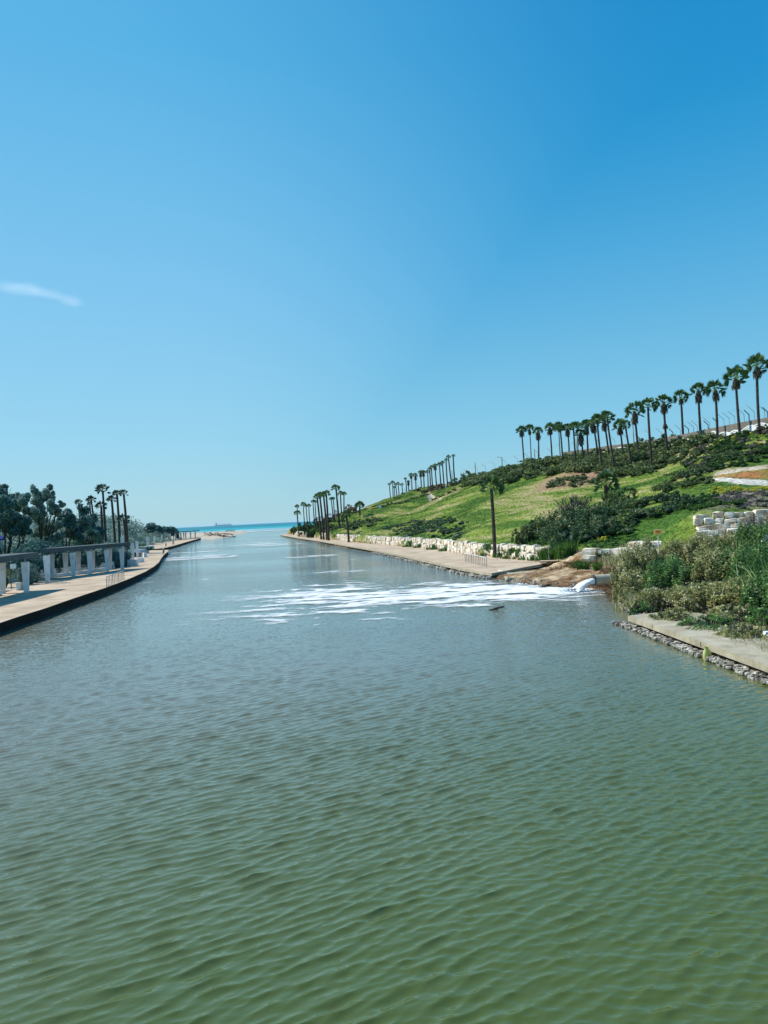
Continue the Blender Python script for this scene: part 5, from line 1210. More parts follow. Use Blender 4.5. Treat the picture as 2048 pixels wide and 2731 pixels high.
# white litter among the shrubs
for (u, v, D, lab) in ((2040, 1435, 50.5, 'white plastic scrap caught in the top of the right-edge shrub'), (2022, 1681, 34.0, 'white litter at the foot of the shrubs near the slab'), (2040, 1697, 32.5, 'crumpled white bag on the near slab under the shrubs'), (1935, 1668, 36.5, 'small white litter in the low brown shrub')):
    p = P(u, v, D); r = np.random.default_rng(int(u)); g = Geo()
    for k in range(5): g.add(np.array(stones[k][1]) * np.array([0.22, 0.2, 0.16]) * (0.6 + r.random()) + r.normal(size=3) * 0.09, stones[k][2])
    o = g.obj('plastic_litter', MT['white_paint']); o.location = p; tag(o, lab, 'litter', 'white litter on the right bank')
# yellow bag hanging at the slab
p = G(1890, 1762, 0.0) - np.array([0.0, -0.15, 0]); p[:2] = p[:2]
g = Geo(); V = []; nr = 9
for i, (zz_, rr2) in enumerate(((-0.05, 0.10), (0.1, 0.17), (0.25, 0.18), (0.38, 0.14), (0.48, 0.06), (0.55, 0.09))):
    for k in range(nr):
        a = k * 6.283 / nr; q = rr2 * (1 + 0.18 * math.sin(3 * a + i)); V.append([q * math.cos(a), q * 0.7 * math.sin(a), zz_])
g.add(V, [[i * nr + k, i * nr + (k + 1) % nr, (i + 1) * nr + (k + 1) % nr, (i + 1) * nr + k] for i in range(5) for k in range(nr)])
g.add(V[-nr:] + [[0, 0, 0.5]], [[k, (k + 1) % nr, nr] for k in range(nr)])
o = g.obj('yellow_bag', MT['yellow'], smooth=True); o.location = p; tag(o, 'yellow plastic bag hanging at the water edge below the near slab', 'bag')

p = G(1324, 1627, 0.0); r = np.random.default_rng(12); g = Geo()
for k in range(7):
    a = r.uniform(-0.5, 0.5); g.tube([(-0.5 + 0.1 * k, 0, 0.02), (0.0 + r.normal() * 0.1, 0.15 * a, 0.12), (0.55 * math.cos(a), 0.5 * a, 0.10 + 0.18 * r.random())], [0.035, 0.025, 0.01], 4)
o = g.obj('floating_branch', MT['wood']); o.location = p; tag(o, 'dark broken branch floating below the foam', 'branch')
p = P(1462, 1560, 63); g = Geo(); p[2] = 0.02
for k in range(4): g.tube([(-0.7, 0.1 * k, 0.0), (0.0, 0.0, 0.10 + 0.05 * k), (0.8, -0.1 * k, 0.02 + 0.1 * k)], [0.04, 0.03, 0.01], 4)
o = g.obj('floating_branch', MT['wood']); o.location = p; tag(o, 'thin dark twig stranded in the white foam near the bank', 'branch')

# ------------------------------------------------------------------ fence posts, railings, signs, lamps
fpx = [(1465, 1502.7), (1426.5, 1499.5), (1390, 1494), (1357.5, 1496), (1326, 1494.8), (1297, 1490), (1292, 1488), (1276, 1485), (1256, 1483), (1238, 1480), (1221, 1477), (1204, 1474), (1188, 1472), (1166, 1468), (1150, 1466), (1139, 1465), (1126, 1463), (1114, 1461), (1102, 1459.5), (1090, 1458), (1078, 1456.5), (1066, 1456), (1054, 1455), (1042, 1454), (1030, 1453), (1018, 1452), (1006, 1451.5), (994, 1451), (982, 1450), (970, 1449), (958, 1447.5), (946, 1446), (934, 1445), (922, 1443.8), (911, 1442.5), (900, 1441)]
fe = empty('promenade_fence', G(*fpx[0], 0.55)); tag(fe, 'row of thin steel fence posts in front of the limestone boulders', 'fence'); org = np.array(fe.location)
gpost = Geo(); gpost.tube([(0, 0, 0), (0, 0, 2.05)], 0.035, 6); post_me = gpost.mesh('post', MT['steel'])
prev = None
for u, v in fpx:
    q = G(u, v, 0.55); 
    if v < 1481: q = q + np.array([-0.2, -0.4, 0])
    o = link_mesh('post', post_me, fe); o.location = Vector(q - org); o.rotation_euler = (random.uniform(-.03, .03), random.uniform(-.03, .03), 0); k = min(1.0 + max(0, q[1] - 110) / 250, 1.6); o.scale = (k, k, 1)
    if prev is not None:
        g = Geo(); g.tube([prev - org + [0, 0, 1.9], q - org + [0, 0, 1.9]], 0.004, 3, cap=False); link_mesh('wire', g.mesh('wire', MT['steel']), fe)
    prev = q
g = Geo()
pal = [G(u, 1431 + (u - 795) * 0.12, 0.6) for u in np.arange(793, 830, 2.2)]
fe2 = empty('dark_palisade', pal[0]); tag(fe2, 'short dark paling fence at the far end of the right promenade', 'fence')
gp_ = Geo(); gp_.box((0, 0, 0.9), (0.12, 0.06, 1.8)); pm = gp_.mesh('pale', MT['dark_metal'])
for q in pal:
    o = link_mesh('pale', pm, fe2); o.location = Vector(q - pal[0])
g = Geo(); g.tube([(0, 0, 1.5), tuple(pal[-1] - pal[0] + [0, 0, 1.5])], 0.04, 4); link_mesh('rail', g.mesh('rail', MT['dark_metal']), fe2)

def railing(a, b, label, bars=4, H_=1.05, group='steel railing sections on the promenades'):
    a = np.array(a); b = np.array(b); e = empty('railing', a); tag(e, label, 'railing', group); d = b - a
    f = Geo(); f.tube([(0, 0, 0), (0, 0, H_ - 0.12), tuple(d * 0.03 + [0, 0, H_])], 0.035, 6); f.tube([tuple(d), tuple(d + [0, 0, H_ - 0.12]), tuple(d * 0.97 + [0, 0, H_])], 0.035, 6)
    link_mesh('frame', f.mesh('frame', MT['rail']), e)
    t = Geo(); t.tube([tuple(d * 0.03 + [0, 0, H_]), tuple(d * 0.97 + [0, 0, H_])], 0.045, 6); link_mesh('handrail', t.mesh('handrail', MT['railtop']), e)
    for k in range(1, bars):
        g_b = Geo(); g_b.tube([tuple(d * k / bars), tuple(d * k / bars + [0, 0, H_])], 0.03, 5); link_mesh('bar', g_b.mesh('bar', MT['rail']), e)
    return e
A, B = G(284.5, 1566.5, Z_L), G(331, 1546, Z_L)
nmL = ['nearest', 'middle', 'farthest']
for k in range(3): railing(A + (B - A) * (k / 3 + 0.004), A + (B - A) * ((k + 1) / 3 - 0.004), f'{nmL[k]} steel railing section on the edge of the left promenade', 4)
A, B = G(1298.5, 1513, Z_R), G(1241, 1499, Z_R)
for k in range(3): railing(A + (B - A) * (k / 3 + 0.004), A + (B - A) * ((k + 1) / 3 - 0.004), f'{nmL[k]} steel railing section at the end of the right promenade', 4)
for (u0, v0, u1, v1, lab) in ((434.2, 1479.5, 438.5, 1472, 'railing seen end-on at the narrow point of the left promenade'), (441.5, 1460, 444, 1456, 'railing seen end-on just past the gap in the left promenade'), (460, 1453, 464.5, 1451, 'farthest railing on the left promenade before the far pergola')):
    railing(G(u0, v0, Z_L), G(u1, v1, Z_L), lab, 8, 1.15)

def sign(p_base, post_h, w, h, board_mat, label, post_mat=None, rz=0.0, frame=None, pr=0.03, name='sign'):
    e = empty(name, p_base, rz); tag(e, label, 'sign')
    g = Geo(); g.tube([(0, 0, -0.3), (0, 0, post_h)], pr, 6); link_mesh('post', g.mesh('post', post_mat or MT['steel']), e)
    me = bpy.data.meshes.new('board'); rc = min(w, h) * 0.22; pts = []
    for (cx_, cz_, a0) in ((w / 2 - rc, h / 2 - rc, 0), (-w / 2 + rc, h / 2 - rc, 90), (-w / 2 + rc, -h / 2 + rc, 180), (w / 2 - rc, -h / 2 + rc, 270)):
        for k in range(4): a = math.radians(a0 + 30 * k); pts.append((cx_ + rc * math.cos(a), cz_ + rc * math.sin(a)))
    def plate(nm, s, y0, y1, mt):
        V = [(x * s, y0, z * s + post_h + h / 2 - 0.02) for x, z in pts] + [(x * s, y1, z * s + post_h + h / 2 - 0.02) for x, z in pts]; n_ = len(pts)
        m2 = bpy.data.meshes.new(nm); m2.from_pydata(V, [], [list(range(n_)), list(range(n_, 2 * n_))[::-1]] + [[i, n_ + i, n_ + (i + 1) % n_, (i + 1) % n_] for i in range(n_)]); m2.materials.append(mt); m2.update(); link_mesh(nm, m2, e)
    if frame: plate('frame', 1.0, -0.045, -0.015, frame); plate('board', 0.86, -0.065, -0.047, board_mat)
    else: plate('board', 1.0, -0.05, -0.03, board_mat)
    return e
sb = P(1757, 1466, 60); sb[2] = hz(sb[0], sb[1])
e = sign(sb, P(1756, 1424, 60)[2] - sb[2], 0.62, 0.38, MT['orange'], 'small orange notice board on a cream post above the riverbank shrubs', MT['cream'], frame=MT['cream'], pr=0.04, rz=-0.6)
g = Geo()
for k, w_ in enumerate((0.30, 0.34, 0.26)): g.box((0, -0.070, float(P(1756, 1424, 60)[2] - sb[2]) + 0.26 - 0.07 * k), (w_, 0.006, 0.028))
link_mesh('lettering', g.mesh('lettering', MT['rust_edge']), e)
def hsign(u, v, D, wpx, hpx, mat, label, name='sign', ph=None):
    p = P(u, v, D); b = p.copy(); b[2] = hz(b[0], b[1]); return sign(b, max(p[2] - b[2] - hpx * D / F_PX / 2, 0.6), wpx * D / F_PX, hpx * D / F_PX, mat, label, name=name)
hsign(1013, 1351, 262, 8.5, 8.5, MT['white_paint'], 'square white sign at the left end of the hillside hedge')
hsign(1084, 1428, 158, 5.5, 5, MT['cream'], 'small pale sign among the fence posts of the promenade')
hsign(1622, 1252, 146, 8, 5, MT['cream'], 'small cream board beside the trail under the ridge palms')
hsign(1189, 1316, 262, 2.5, 9, MT['white_paint'], 'little white post marker above the hillside path', name='marker_post')
hsign(1172, 1320, 255, 2.0, 3, MT['steel'], 'thin steel marker beside the hillside path', name='marker_post')

def lamp(u, v_top, v_base, D, label, arm=0, r0=0.10, name='street_lamp'):
    t = P(u, v_top, D); b = P(u, v_base, D); b = np.array([t[0] + 0.0, D, b[2] - 1.0]); e = empty(name, b); tag(e, label, 'lamp post' if arm else 'pole')
    g = Geo(); H_ = t[2] - b[2]; g.tube([(0, 0, 0), (0, 0, H_)], [r0 * 1.2, r0 * 0.8], 8); link_mesh('pole', g.mesh('pole', MT['concrete_near']), e)
    if arm:
        g = Geo(); g.tube([(0, 0, H_ - 0.15), (-arm * 0.9, 0, H_ + 0.05)], 0.05, 5); link_mesh('arm', g.mesh('arm', MT['steel']), e)
        g = Geo(); g.box((-arm * 1.0, 0, H_ + 0.03), (0.75, 0.3, 0.14), top=(0.7, 0.7)); link_mesh('lamp_head', g.mesh('lamp_head', MT['roof']), e)
lamp(1338, 1219, 1258, 243, 'street lamp with a left-pointing arm on the crest beyond the shrubs', arm=1.1, r0=0.16)
lamp(1266.6, 1234, 1272, 262, 'plain pale pole on the crest left of the street lamp', r0=0.15, name='utility_pole')
lamp(1425, 1197, 1232, 216, 'plain pole between the left palms of the ridge', r0=0.13, name='utility_pole')
lamp(1687, 1117, 1185, 178, 'thin dark pole behind the bearded palm of the ridge', r0=0.11, name='utility_pole')
lamp(1536, 1170, 1215, 196, 'thin pole hidden among the crowded ridge palms', r0=0.09, name='utility_pole')
lamp(1205, 1254, 1282, 300, 'thin pole between the last palms of the distant row', r0=0.12, name='utility_pole')
lamp(1114.5, 1292, 1316, 360, 'faint pole behind the distant palm row', r0=0.12, name='utility_pole')
lamp(1080, 1302, 1324, 385, 'faint short pole near the left end of the distant palm row', r0=0.12, name='utility_pole')

# ------------------------------------------------------------------ perimeter wall with wave relief, barbed fence arms
wl_px = [(2100, 1104, 1150, 122), (2048, 1113, 1140, 128), (1972, 1127, 1160, 135), (1913, 1139, 1172, 142), (1860, 1150, 1182, 149), (1822, 1158, 1185, 156), (1785, 1165, 1190, 163), (1700, 1180, 1205, 175), (1620, 1189, 1212, 188), (1570, 1197, 1218, 196), (1500, 1206, 1226, 207)]
wpts = [(P(u, vt, D), P(u, vb, D)) for u, vt, vb, D in wl_px]
pw = empty('perimeter_wall', wpts[0][1]); tag(pw, 'long grey concrete wall with white painted waves along the top of the hill', 'wall'); org = np.array(pw.location)
g = Geo(); V = []
for t, b in wpts: V += [[t[0], t[1], b[2] - 2.0], [t[0], t[1], t[2]], [t[0], t[1] + 0.3, t[2]], [t[0], t[1] + 0.3, b[2] - 2.0]]
V = np.array(V) - org; Fq = []
for i in range(len(wpts) - 1):
    a = 4 * i; c = 4 * (i + 1); Fq += [[a, c, c + 1, a + 1], [a + 1, c + 1, c + 2, a + 2], [a + 2, c + 2, c + 3, a + 3]]
g.add(V, Fq); link_mesh('wall_panel', g.mesh('wall_panel', MT['wall_grey']), pw)
# white wave relief: raised scalloped plates 2 cm proud of the wall
def wall_at(s):
    s = np.clip(s, 0, len(wpts) - 1.001); i = int(s); f = s - i
    return wpts[i][0] * (1 - f) + wpts[i + 1][0] * f, wpts[i][1] * (1 - f) + wpts[i + 1][1] * f
SS = np.arange(0.0, 9.0, 0.02)
for lay, (dz, hh) in enumerate(((0.0, 0.22), (0.30, 0.20), (0.58, 1.6))):
    g = Geo(); Vt = []
    for s in SS:
        t, b = wall_at(s); q = s * 8.0
        env = 0.55 + 0.40 * math.sin(s * 3.1 + 0.7) + 0.15 * math.sin(s * 7.3)
        zt = t[2] - 0.85 - env * 0.7 + 0.34 * abs(math.sin(q * 0.8 + lay * 0.35)) - dz
        Vt += [[t[0], t[1] - 0.03 - 0.01 * lay, zt], [t[0], t[1] - 0.03 - 0.01 * lay, zt - hh]]
    Vt = np.array(Vt) - org; ns = len(SS)
    g.add(Vt, [[2 * i, 2 * i + 1, 2 * i + 3, 2 * i + 2] for i in range(ns - 1)])
    o = link_mesh('wave_relief', g.mesh('wave_relief', MT['white_paint']), pw)
    mod = o.modifiers.new('thick', 'SOLIDIFY'); mod.thickness = 0.03; mod.offset = 0
# arms of the barbed wire fence behind the wall
bf = empty('barbed_fence', wpts[0][0] + np.array([0, 2.0, 0])); tag(bf, 'barbed wire fence with outward slanting arms behind the crest', 'fence'); org = np.array(bf.location)
ga = Geo(); ga.tube([(0, 0, -1.0), (0, 0, 1.1), (-1.25, 0, 2.3)], [0.05, 0.05, 0.03], 5); arm_me = ga.mesh('bracket', MT['steel'])
gd = Geo(); gd.tube([(0, 0, -1.0), (0, 0, 0.9), (-0.85, 0, 1.75)], [0.09, 0.09, 0.08], 5); arm_dk = gd.mesh('bracket', MT['dark_metal'])
tops = []
fence_px = [(2048, 1113, 128)] + [(u, v, D) for u, v, D in ((2040, 1112, 130), (2012, 1115, 133), (1998, 1119, 134), (1985, 1121, 136), (1960, 1128, 140), (1945, 1131, 142), (1931, 1134, 143), (1913, 1138, 146), (1893, 1143, 148), (1889, 1145, 150), (1860, 1150, 153), (1850, 1153, 155), (1837, 1156, 157), (1815, 1160, 160), (1795, 1164, 163), (1765, 1168, 167), (1735, 1172, 171), (1705, 1178, 175), (1675, 1182, 180), (1640, 1186, 185), (1600, 1192, 191), (1570, 1196, 196), (1540, 1201, 201), (1500, 1207, 208), (1470, 1216, 214), (1440, 1222, 220), (1410, 1228, 228), (1380, 1234, 235), (1350, 1243, 242), (1320, 1248, 250), (1295, 1255, 256), (1275, 1260, 262), (1245, 1268, 270))]
for k, (u, v, D) in enumerate(fence_px):
    p = P(u, v, D + 2.0); o = link_mesh('bracket', arm_dk if k in (0, 3, 8, 10, 13, 15, 18) else arm_me, bf); o.location = Vector(p - org); tops.append(p - org + np.array([-1.25, 0, 2.25]))
for dz in (0.0, -0.35, -0.7):
    g = Geo(); g.tube([t + np.array([-dz * -1.0 + 0, 0, dz]) * np.array([1, 1, 1]) for t in tops], 0.008, 3, cap=False); link_mesh('wire', g.mesh('wire', MT['steel']), bf)

# ------------------------------------------------------------------ left bank: pergolas, pillars, walls, benches
def pillar_mesh(H_, wt, wb, dt, db):
    g = Geo(); g.box((0, 0, H_ / 2), (wb, db, H_), top=(wt / wb, dt / db)); return g.mesh('pillar', MT['white'])
pm_taper = pillar_mesh(3.25, 0.66, 0.40, 0.5, 0.34); pm_straight = pillar_mesh(3.25, 0.60, 0.46, 0.42, 0.40)
gb = Geo(); gb.box((0, 0, 0.12), (0.12, 0.12, 0.24)); gb.box((0, 0, 0.02), (0.4, 0.3, 0.04)); br_me = gb.mesh('bracket', MT['steel'])
def pergola(label, front, z_top, thick, width, pillars, name='pergola', brackets=True):
    fr = [np.array(p) for p in front]; e = empty(name, (*fr[0], Z_L)); tag(e, label, 'pergola', 'pergolas on the left promenade')
    bk = offset(fr, width)
    pts = [tuple(p - fr[0]) for p in fr] + [tuple(p - fr[0]) for p in bk[::-1]]
    q = prism('roof', pts, z_top - thick - Z_L, z_top - Z_L, MT['roof'], parent=e)
    for (x, y, rz) in pillars:
        o = link_mesh('pillar', pm_taper, e); o.location = (x - fr[0][0], y - fr[0][1], 0); o.rotation_euler = (0, 0, rz)
        hgt = z_top - thick - Z_L; o.scale = (1, 1, (hgt - 0.24) / 3.25)
        b = link_mesh('bracket', br_me, e); b.location = (x - fr[0][0], y - fr[0][1], hgt - 0.24)
    return e
pergola('near grey-roofed pergola cut off by the left edge', [(-34.4, 48), (-34.5, 60), (-34.9, 70), (-35.8, 79.3)], 4.58, 0.56, 3.4, [(-35.3, 75.2, 0.1), (-35.0, 64, 0.05), (-38.0, 76.0, 0.1), (-37.6, 65, 0.05)])
frB = [(-42.0, 93.4), (-40.9, 97.6), (-39.6, 102), (-38.4, 106.5), (-37.6, 110.5), (-37.3, 112.6)]
rB = [(-40.5, 99.4, 0.2), (-39.7, 103, 0.25), (-38.6, 106.4, 0.25), (-37.9, 110.4, 0.2)]
pergola('long curving grey-roofed pergola with tapered white pillars', frB, 4.60, 0.52, 3.7, rB + [(-42.8, 98.4, .2), (-42.3, 101.5, .2), (-41.8, 104.4, .2), (-41.2, 108.0, .2), (-40.4, 112.5, .2)])
def pillar(u, vb, label, D=None, H_=3.25, k=1.0, zb=None):
    p = G(u, vb, Z_L) if D is None else P(u, vb, D); z = Z_L if zb is None else zb
    o = link_mesh('pillar', pm_straight if k == 1.0 else pm_straight); o.location = (p[0], p[1], z); o.scale = (k, k, H_ / 3.25); o.rotation_euler = (0, 0, 0.2)
    return tag(o, label, 'pillar', 'free-standing white pillars on the left bank')
o = pillar(127, 1555, 'roofless tapered white pillar in front of the long pergola', H_=3.15); o.data = pm_taper
pillar(354.5, 1497.6, 'white pillar standing in the grass beside the concrete block')
pillar(366.5, 1480, 'white pillar behind the low wall with dark planting', D=156, H_=3.3)
pillar(327, 1478, 'white pillar beside the short bushy palm', D=160, H_=4.3)
pillar(396, 1465, 'nearer of two close white pillars behind the dark planter')
pillar(393.3, 1462, 'farther of two close white pillars behind the dark planter', D=226)
pillar(412.3, 1454, 'white pillar alone on the far lawn edge')
pillar(432, 1449, 'white pillar at the left end of the far pergola')
pillar(450.6, 1443.8, 'white pillar standing just before the far pergola')
frC = [(-97.5, 318), (-96.5, 335), (-94.8, 352), (-92.8, 368), (-91.5, 380)]
pergola('far pergola with dark roof and many white pillars at the river mouth', frC, 4.55, 0.45, 4.0, [(-97.2 + 0.105 * k * 1.0 * 6.5 / 1.0 * 0.9, 322 + 6.5 * k, 0.1) for k in range(9)] + [(-100.4 + 0.6 * k, 322 + 6.5 * k, 0.1) for k in range(8)])

def low_wall(pts, h, t, label, name='low_wall', mat='white', z=Z_L, group='low white walls on the left bank'):
    ln = [np.array(p, float) for p in pts]; q = prism(name, [tuple(p) for p in ln] + [tuple(p) for p in offset(ln, t)[::-1]], z - 0.1, z + h, MT[mat]); return tag(q, label, 'wall', group)
low_wall([(-46.3, 93), (-44.6, 99), (-43.6, 104), (-42.6, 109), (-41.2, 114.5), (-40.4, 119.5)], 1.05, 0.5, 'long low white wall behind the curving pergola')
low_wall([(-40.3, 119.6), (-38.4, 119.2)], 1.05, -0.5, 'short white return wall at the end of the curving pergola')
low_wall([(-38.9, 60), (-39.3, 74), (-39.7, 80)], 1.15, 1.2, 'white planter wall under the near pergola')
low_wall([G(322, 1487, Z_L)[:2], G(350, 1483, Z_L)[:2], G(384, 1486, Z_L)[:2]], 0.9, 0.6, 'low white wall in front of the short bushy palm')
low_wall([G(362, 1478, Z_L)[:2], G(380, 1476.5, Z_L)[:2], G(398, 1475, Z_L)[:2]], 1.0, 3.0, 'white planter filled with dark shrubs beside the promenade')
low_wall([G(370, 1463, Z_L)[:2], G(392, 1462, Z_L)[:2], G(411, 1459, Z_L)[:2]], 0.6, 1.0, 'thin white kerb wall beyond the dark planter')
low_wall([(-105, 300), (-97, 300), (-92, 312)], 0.8, 0.6, 'pale low wall before the far pergola')
leafy_mass('planter_shrubs', 'dark shrubs in the white planter beside the promenade', 'shrubs', [(G(u, 1476, Z_L)[0], G(u, 1476, Z_L)[1] + 1.8, Z_L + 0.7, 1.1, 1.0, 0.6) for u in (366, 373, 380, 387, 394)], MT['teal_leaf'], 0.3, 60, 901)
hed = [(-47.6 + (119.5 - 93) * 0.0 + t * 6.4, 93 + t * 26.5, Z_L, 1.6, 2.0, 2.3) for t in np.linspace(0, 1, 12)]
leafy_mass('dark_hedge', 'tall dark hedge behind the curving pergola', 'hedge', hed, MT['teal_leaf'], 0.26, 60, 902, tone=(0, 0.6), core_k=0.85)
leafy_mass('hedge_bulge', 'rounded teal bush above the gap between the two pergolas', 'bush', [(P(u, 1450, 91.5)[0], 91.5, 1.0, 1.2, 1.0, 3.0) for u in (56, 74, 92)] + [(P(u, 1450, 106)[0], 106, 1.0, 3.0, 2.4, 3.2) for u in (68, 95, 122)] + [(P(150, 1450, 108)[0], 108, 1.0, 2.2, 2.0, 2.8)], MT['teal_leaf'], 0.3, 60, 903, tone=(0, 0.75))
leafy_mass('round_bush', 'dark round bush at the base of the near pergola pillar', 'bush', [(P(78, 1530, 88)[0], 88, Z_L, 1.1, 1.1, 1.7), (P(60, 1530, 87)[0], 87, Z_L, 0.9, 0.9, 1.5)], MT['olive_leaf'], 0.2, 110, 904, tone=(0, 0.4))
leafy_mass('round_bush', 'round green bush behind the white planter wall at the left edge', 'bush', [(P(10, 1530, 84)[0], 84, Z_L + 0.2, 1.1, 1.1, 1.3)], MT['shrub'], 0.2, 110, 905)
leafy_mass('palm_foot_shrubs', 'low shrubs round the feet of the left bank palms', 'shrubs', [(P(u, 1455, D)[0], D, Z_L, w, w, h) for u, D, w, h in ((270, 165, 3, 2.6), (285, 170, 2.6, 2.2), (300, 172, 2.4, 2.4), (312, 168, 2.0, 1.8), (325, 190, 3, 3.4), (300, 200, 4, 4.2), (280, 205, 4, 4.0))], MT['olive_leaf'], 0.34, 26, 906, kind='stuff')
leafy_mass('far_hedge', 'clipped olive hedges on the far left lawn', 'hedge', [(P(u, 1440, D)[0], D, Z_L, 5, 4, h) for u, D, h in ((372, 270, 2.0), (386, 275, 2.0), (400, 280, 2.2), (350, 262, 2.4), (362, 285, 3.2), (425, 320, 3.0), (410, 312, 3.4))], MT['olive_leaf'], 0.5, 12, 907, kind='stuff', tone=(0.2, 0.9))
leafy_mass('background_treeline', 'distant tree line filling the park behind the left bank palms', 'trees', [(P(u, 1440, D)[0], D, Z_L, w, w, h) for u, D, w, h in ((-40, 150, 9, 7), (20, 170, 9, 6), (60, 180, 10, 7), (100, 190, 10, 6), (140, 200, 10, 7), (190, 210, 10, 7), (235, 230, 10, 8), (262, 250, 9, 7), (290, 270, 9, 8), (318, 300, 10, 8), (340, 320, 8, 6))], MT['olive_leaf'], 0.75, 9, 908, kind='stuff', tone=(0.1, 0.9))

def bench(x, y, rz, label, L=3.2):
    e = empty('bench', (x, y, Z_L), rz); tag(e, label, 'bench', 'white benches on the left promenade')
    g = Geo(); g.box((0, 0, 0.2), (0.62, L, 0.40), top=(0.92, 0.98)); link_mesh('base', g.mesh('base', MT['white']), e)
    sm_ = Geo(); sm_.box((0, 0, 0), (0.13, L * 1.02, 0.05)); me_ = sm_.mesh('slat', MT['railtop'])
    for k in range(4):
        o = link_mesh('slat', me_, e); o.location = (-0.27 + 0.18 * k, 0, 0.44)
    return e
bench(-42.3, 100.9, -0.25, 'near white slatted bench under the curving pergola'); bench(-41.4, 104.7, -0.25, 'second white slatted bench under the curving pergola'); bench(-40.7, 108.4, -0.22, 'third white slatted bench under the curving pergola')
bench(-37.2, 72.0, 0.05, 'white slatted bench under the near pergola at the left edge', 3.6)
p = G(375.5, 1500, Z_L); g = Geo(); g.box((0, 0, 0.33), (0.9, 1.0, 0.66), top=(1.06, 1.06)); g.box((-0.2, 0, 0.73), (0.3, 0.9, 0.14)); g.box((0.25, 0, 0.71), (0.3, 0.9, 0.10)); o = g.obj('concrete_block_seat', MT['white']); o.location = p; tag(o, 'square white concrete seat alone on the left promenade', 'seat')
p = G(332, 1511, Z_L); g = Geo(); g.box((0, 0, 0.3), (0.9, 0.8, 0.6), top=(1.05, 1.05)); o = g.obj('concrete_block_seat', MT['white']); o.location = p; tag(o, 'white concrete block by the end of the curving pergola', 'seat')
p = G(50, 1574, Z_L); e = empty('litter_bin', p); tag(e, 'short white round litter bin beside the near pergola pillar', 'bin')
g = Geo(); g.tube([(0, 0, 0), (0, 0, 0.75)], [0.26, 0.29], 12); link_mesh('body', g.mesh('body', MT['white']), e); g = Geo(); g.tube([(0, 0, 0.751), (0, 0, 0.80)], [0.31, 0.28], 12); link_mesh('lid', g.mesh('lid', MT['cream']), e)
p = G(57, 1573, Z_L); g = Geo(); g.box((0, 0, 0.37), (0.42, 0.42, 0.74)); o = g.obj('concrete_post', MT['concrete_near']); o.location = p; tag(o, 'square concrete stub beside the round litter bin', 'post')
p = P(29, 1546, 82); p[2] = Z_L; e = empty('notice_sign', p); tag(e, 'pale notice panel on a dark post behind the near pergola', 'sign')
g = Geo(); g.tube([(0, 0, 0), (0, 0, 2.7)], 0.05, 6); link_mesh('post', g.mesh('post', MT['dark_metal']), e); g = Geo(); g.box((0.32, -0.06, 2.4), (0.62, 0.04, 0.5)); link_mesh('panel', g.mesh('panel', MT['white']), e)

# cars in the park behind, red canopy, blue canopy
def car(u, D, rz, label):
    p = P(u, 1490, D); e = empty('parked_car', (p[0], p[1], Z_L), rz); tag(e, label, 'car', 'cars parked behind the left trees')
    prof = [(-2.1, 0.35), (-2.15, 0.8), (-1.7, 0.95), (-1.1, 1.42), (0.5, 1.45), (1.15, 1.0), (2.0, 0.85), (2.15, 0.6), (2.1, 0.35)]
    n_ = len(prof); V = [(x, -0.85, z) for x, z in prof] + [(x, 0.85, z) for x, z in prof]; me_ = bpy.data.meshes.new('body')
    me_.from_pydata(V, [], [list(range(n_))[::-1], list(range(n_, 2 * n_))] + [[i, (i + 1) % n_, n_ + (i + 1) % n_, n_ + i] for i in range(n_)]); me_.materials.append(MT['car']); me_.update(); link_mesh('body', me_, e)
    for s in (-1, 1):
        g = Geo(); g.add([(-1.3, s * 0.86, 1.0), (0.9, s * 0.86, 1.02), (0.45, s * 0.86, 1.36), (-1.0, s * 0.86, 1.34)], [[0, 1, 2, 3]] if s < 0 else [[3, 2, 1, 0]]); link_mesh('window', g.mesh('window', MT['glass']), e)
        for x in (-1.35, 1.35):
            g = Geo(); g.tube([(x, s * 0.72, 0.32), (x, s * 0.90, 0.32)], 0.32, 14); link_mesh('wheel', g.mesh('wheel', MT['dark_metal']), e)
    g = Geo(); g.add([(0.56, -0.75, 1.43), (0.56, 0.75, 1.43), (1.13, 0.78, 1.03), (1.13, -0.78, 1.03)], [[0, 3, 2, 1]]); o = link_mesh('windscreen', g.mesh('windscreen', MT['glass']), e); o.location = (0.02, 0, 0.02)
car(12, 128, 0.3, 'silver parked car glimpsed below the near pergola roof'); car(22, 140, 0.2, 'pale parked car behind the notice sign'); car(45, 150, 0.4, 'parked car partly hidden behind the pergola pillar')
def canopy(u, v, D, w, mat, label):
    p = P(u, v, D); e = empty('parasol', (p[0], p[1], Z_L)); tag(e, label, 'parasol'); H_ = p[2] - Z_L
    g = Geo(); g.tube([(0, 0, 0), (0, 0, H_)], 0.04, 6); link_mesh('pole', g.mesh('pole', MT['steel']), e)
    n_ = 8; V = [(0, 0, H_ + 0.35)] + [(w * math.cos(k * 6.283 / n_), w * math.sin(k * 6.283 / n_), H_ - 0.15) for k in range(n_)] + [(w * 0.98 * math.cos(k * 6.283 / n_), w * 0.98 * math.sin(k * 6.283 / n_), H_ - 0.45) for k in range(n_)]
    g = Geo(); g.add(V, [[0, 1 + k, 1 + (k + 1) % n_] for k in range(n_)]); g.add(V, [[1 + k, 9 + k, 9 + (k + 1) % n_, 1 + (k + 1) % n_] for k in range(n_)]); link_mesh('canopy', g.mesh('canopy', mat), e)
canopy(33, 1474, 118, 0.5, MT['red'], 'orange-red parasol glimpsed above the near pergola roof'); canopy(1, 1434, 122, 0.7, MT['blue'], 'blue parasol at the left edge behind the leaning trunks')

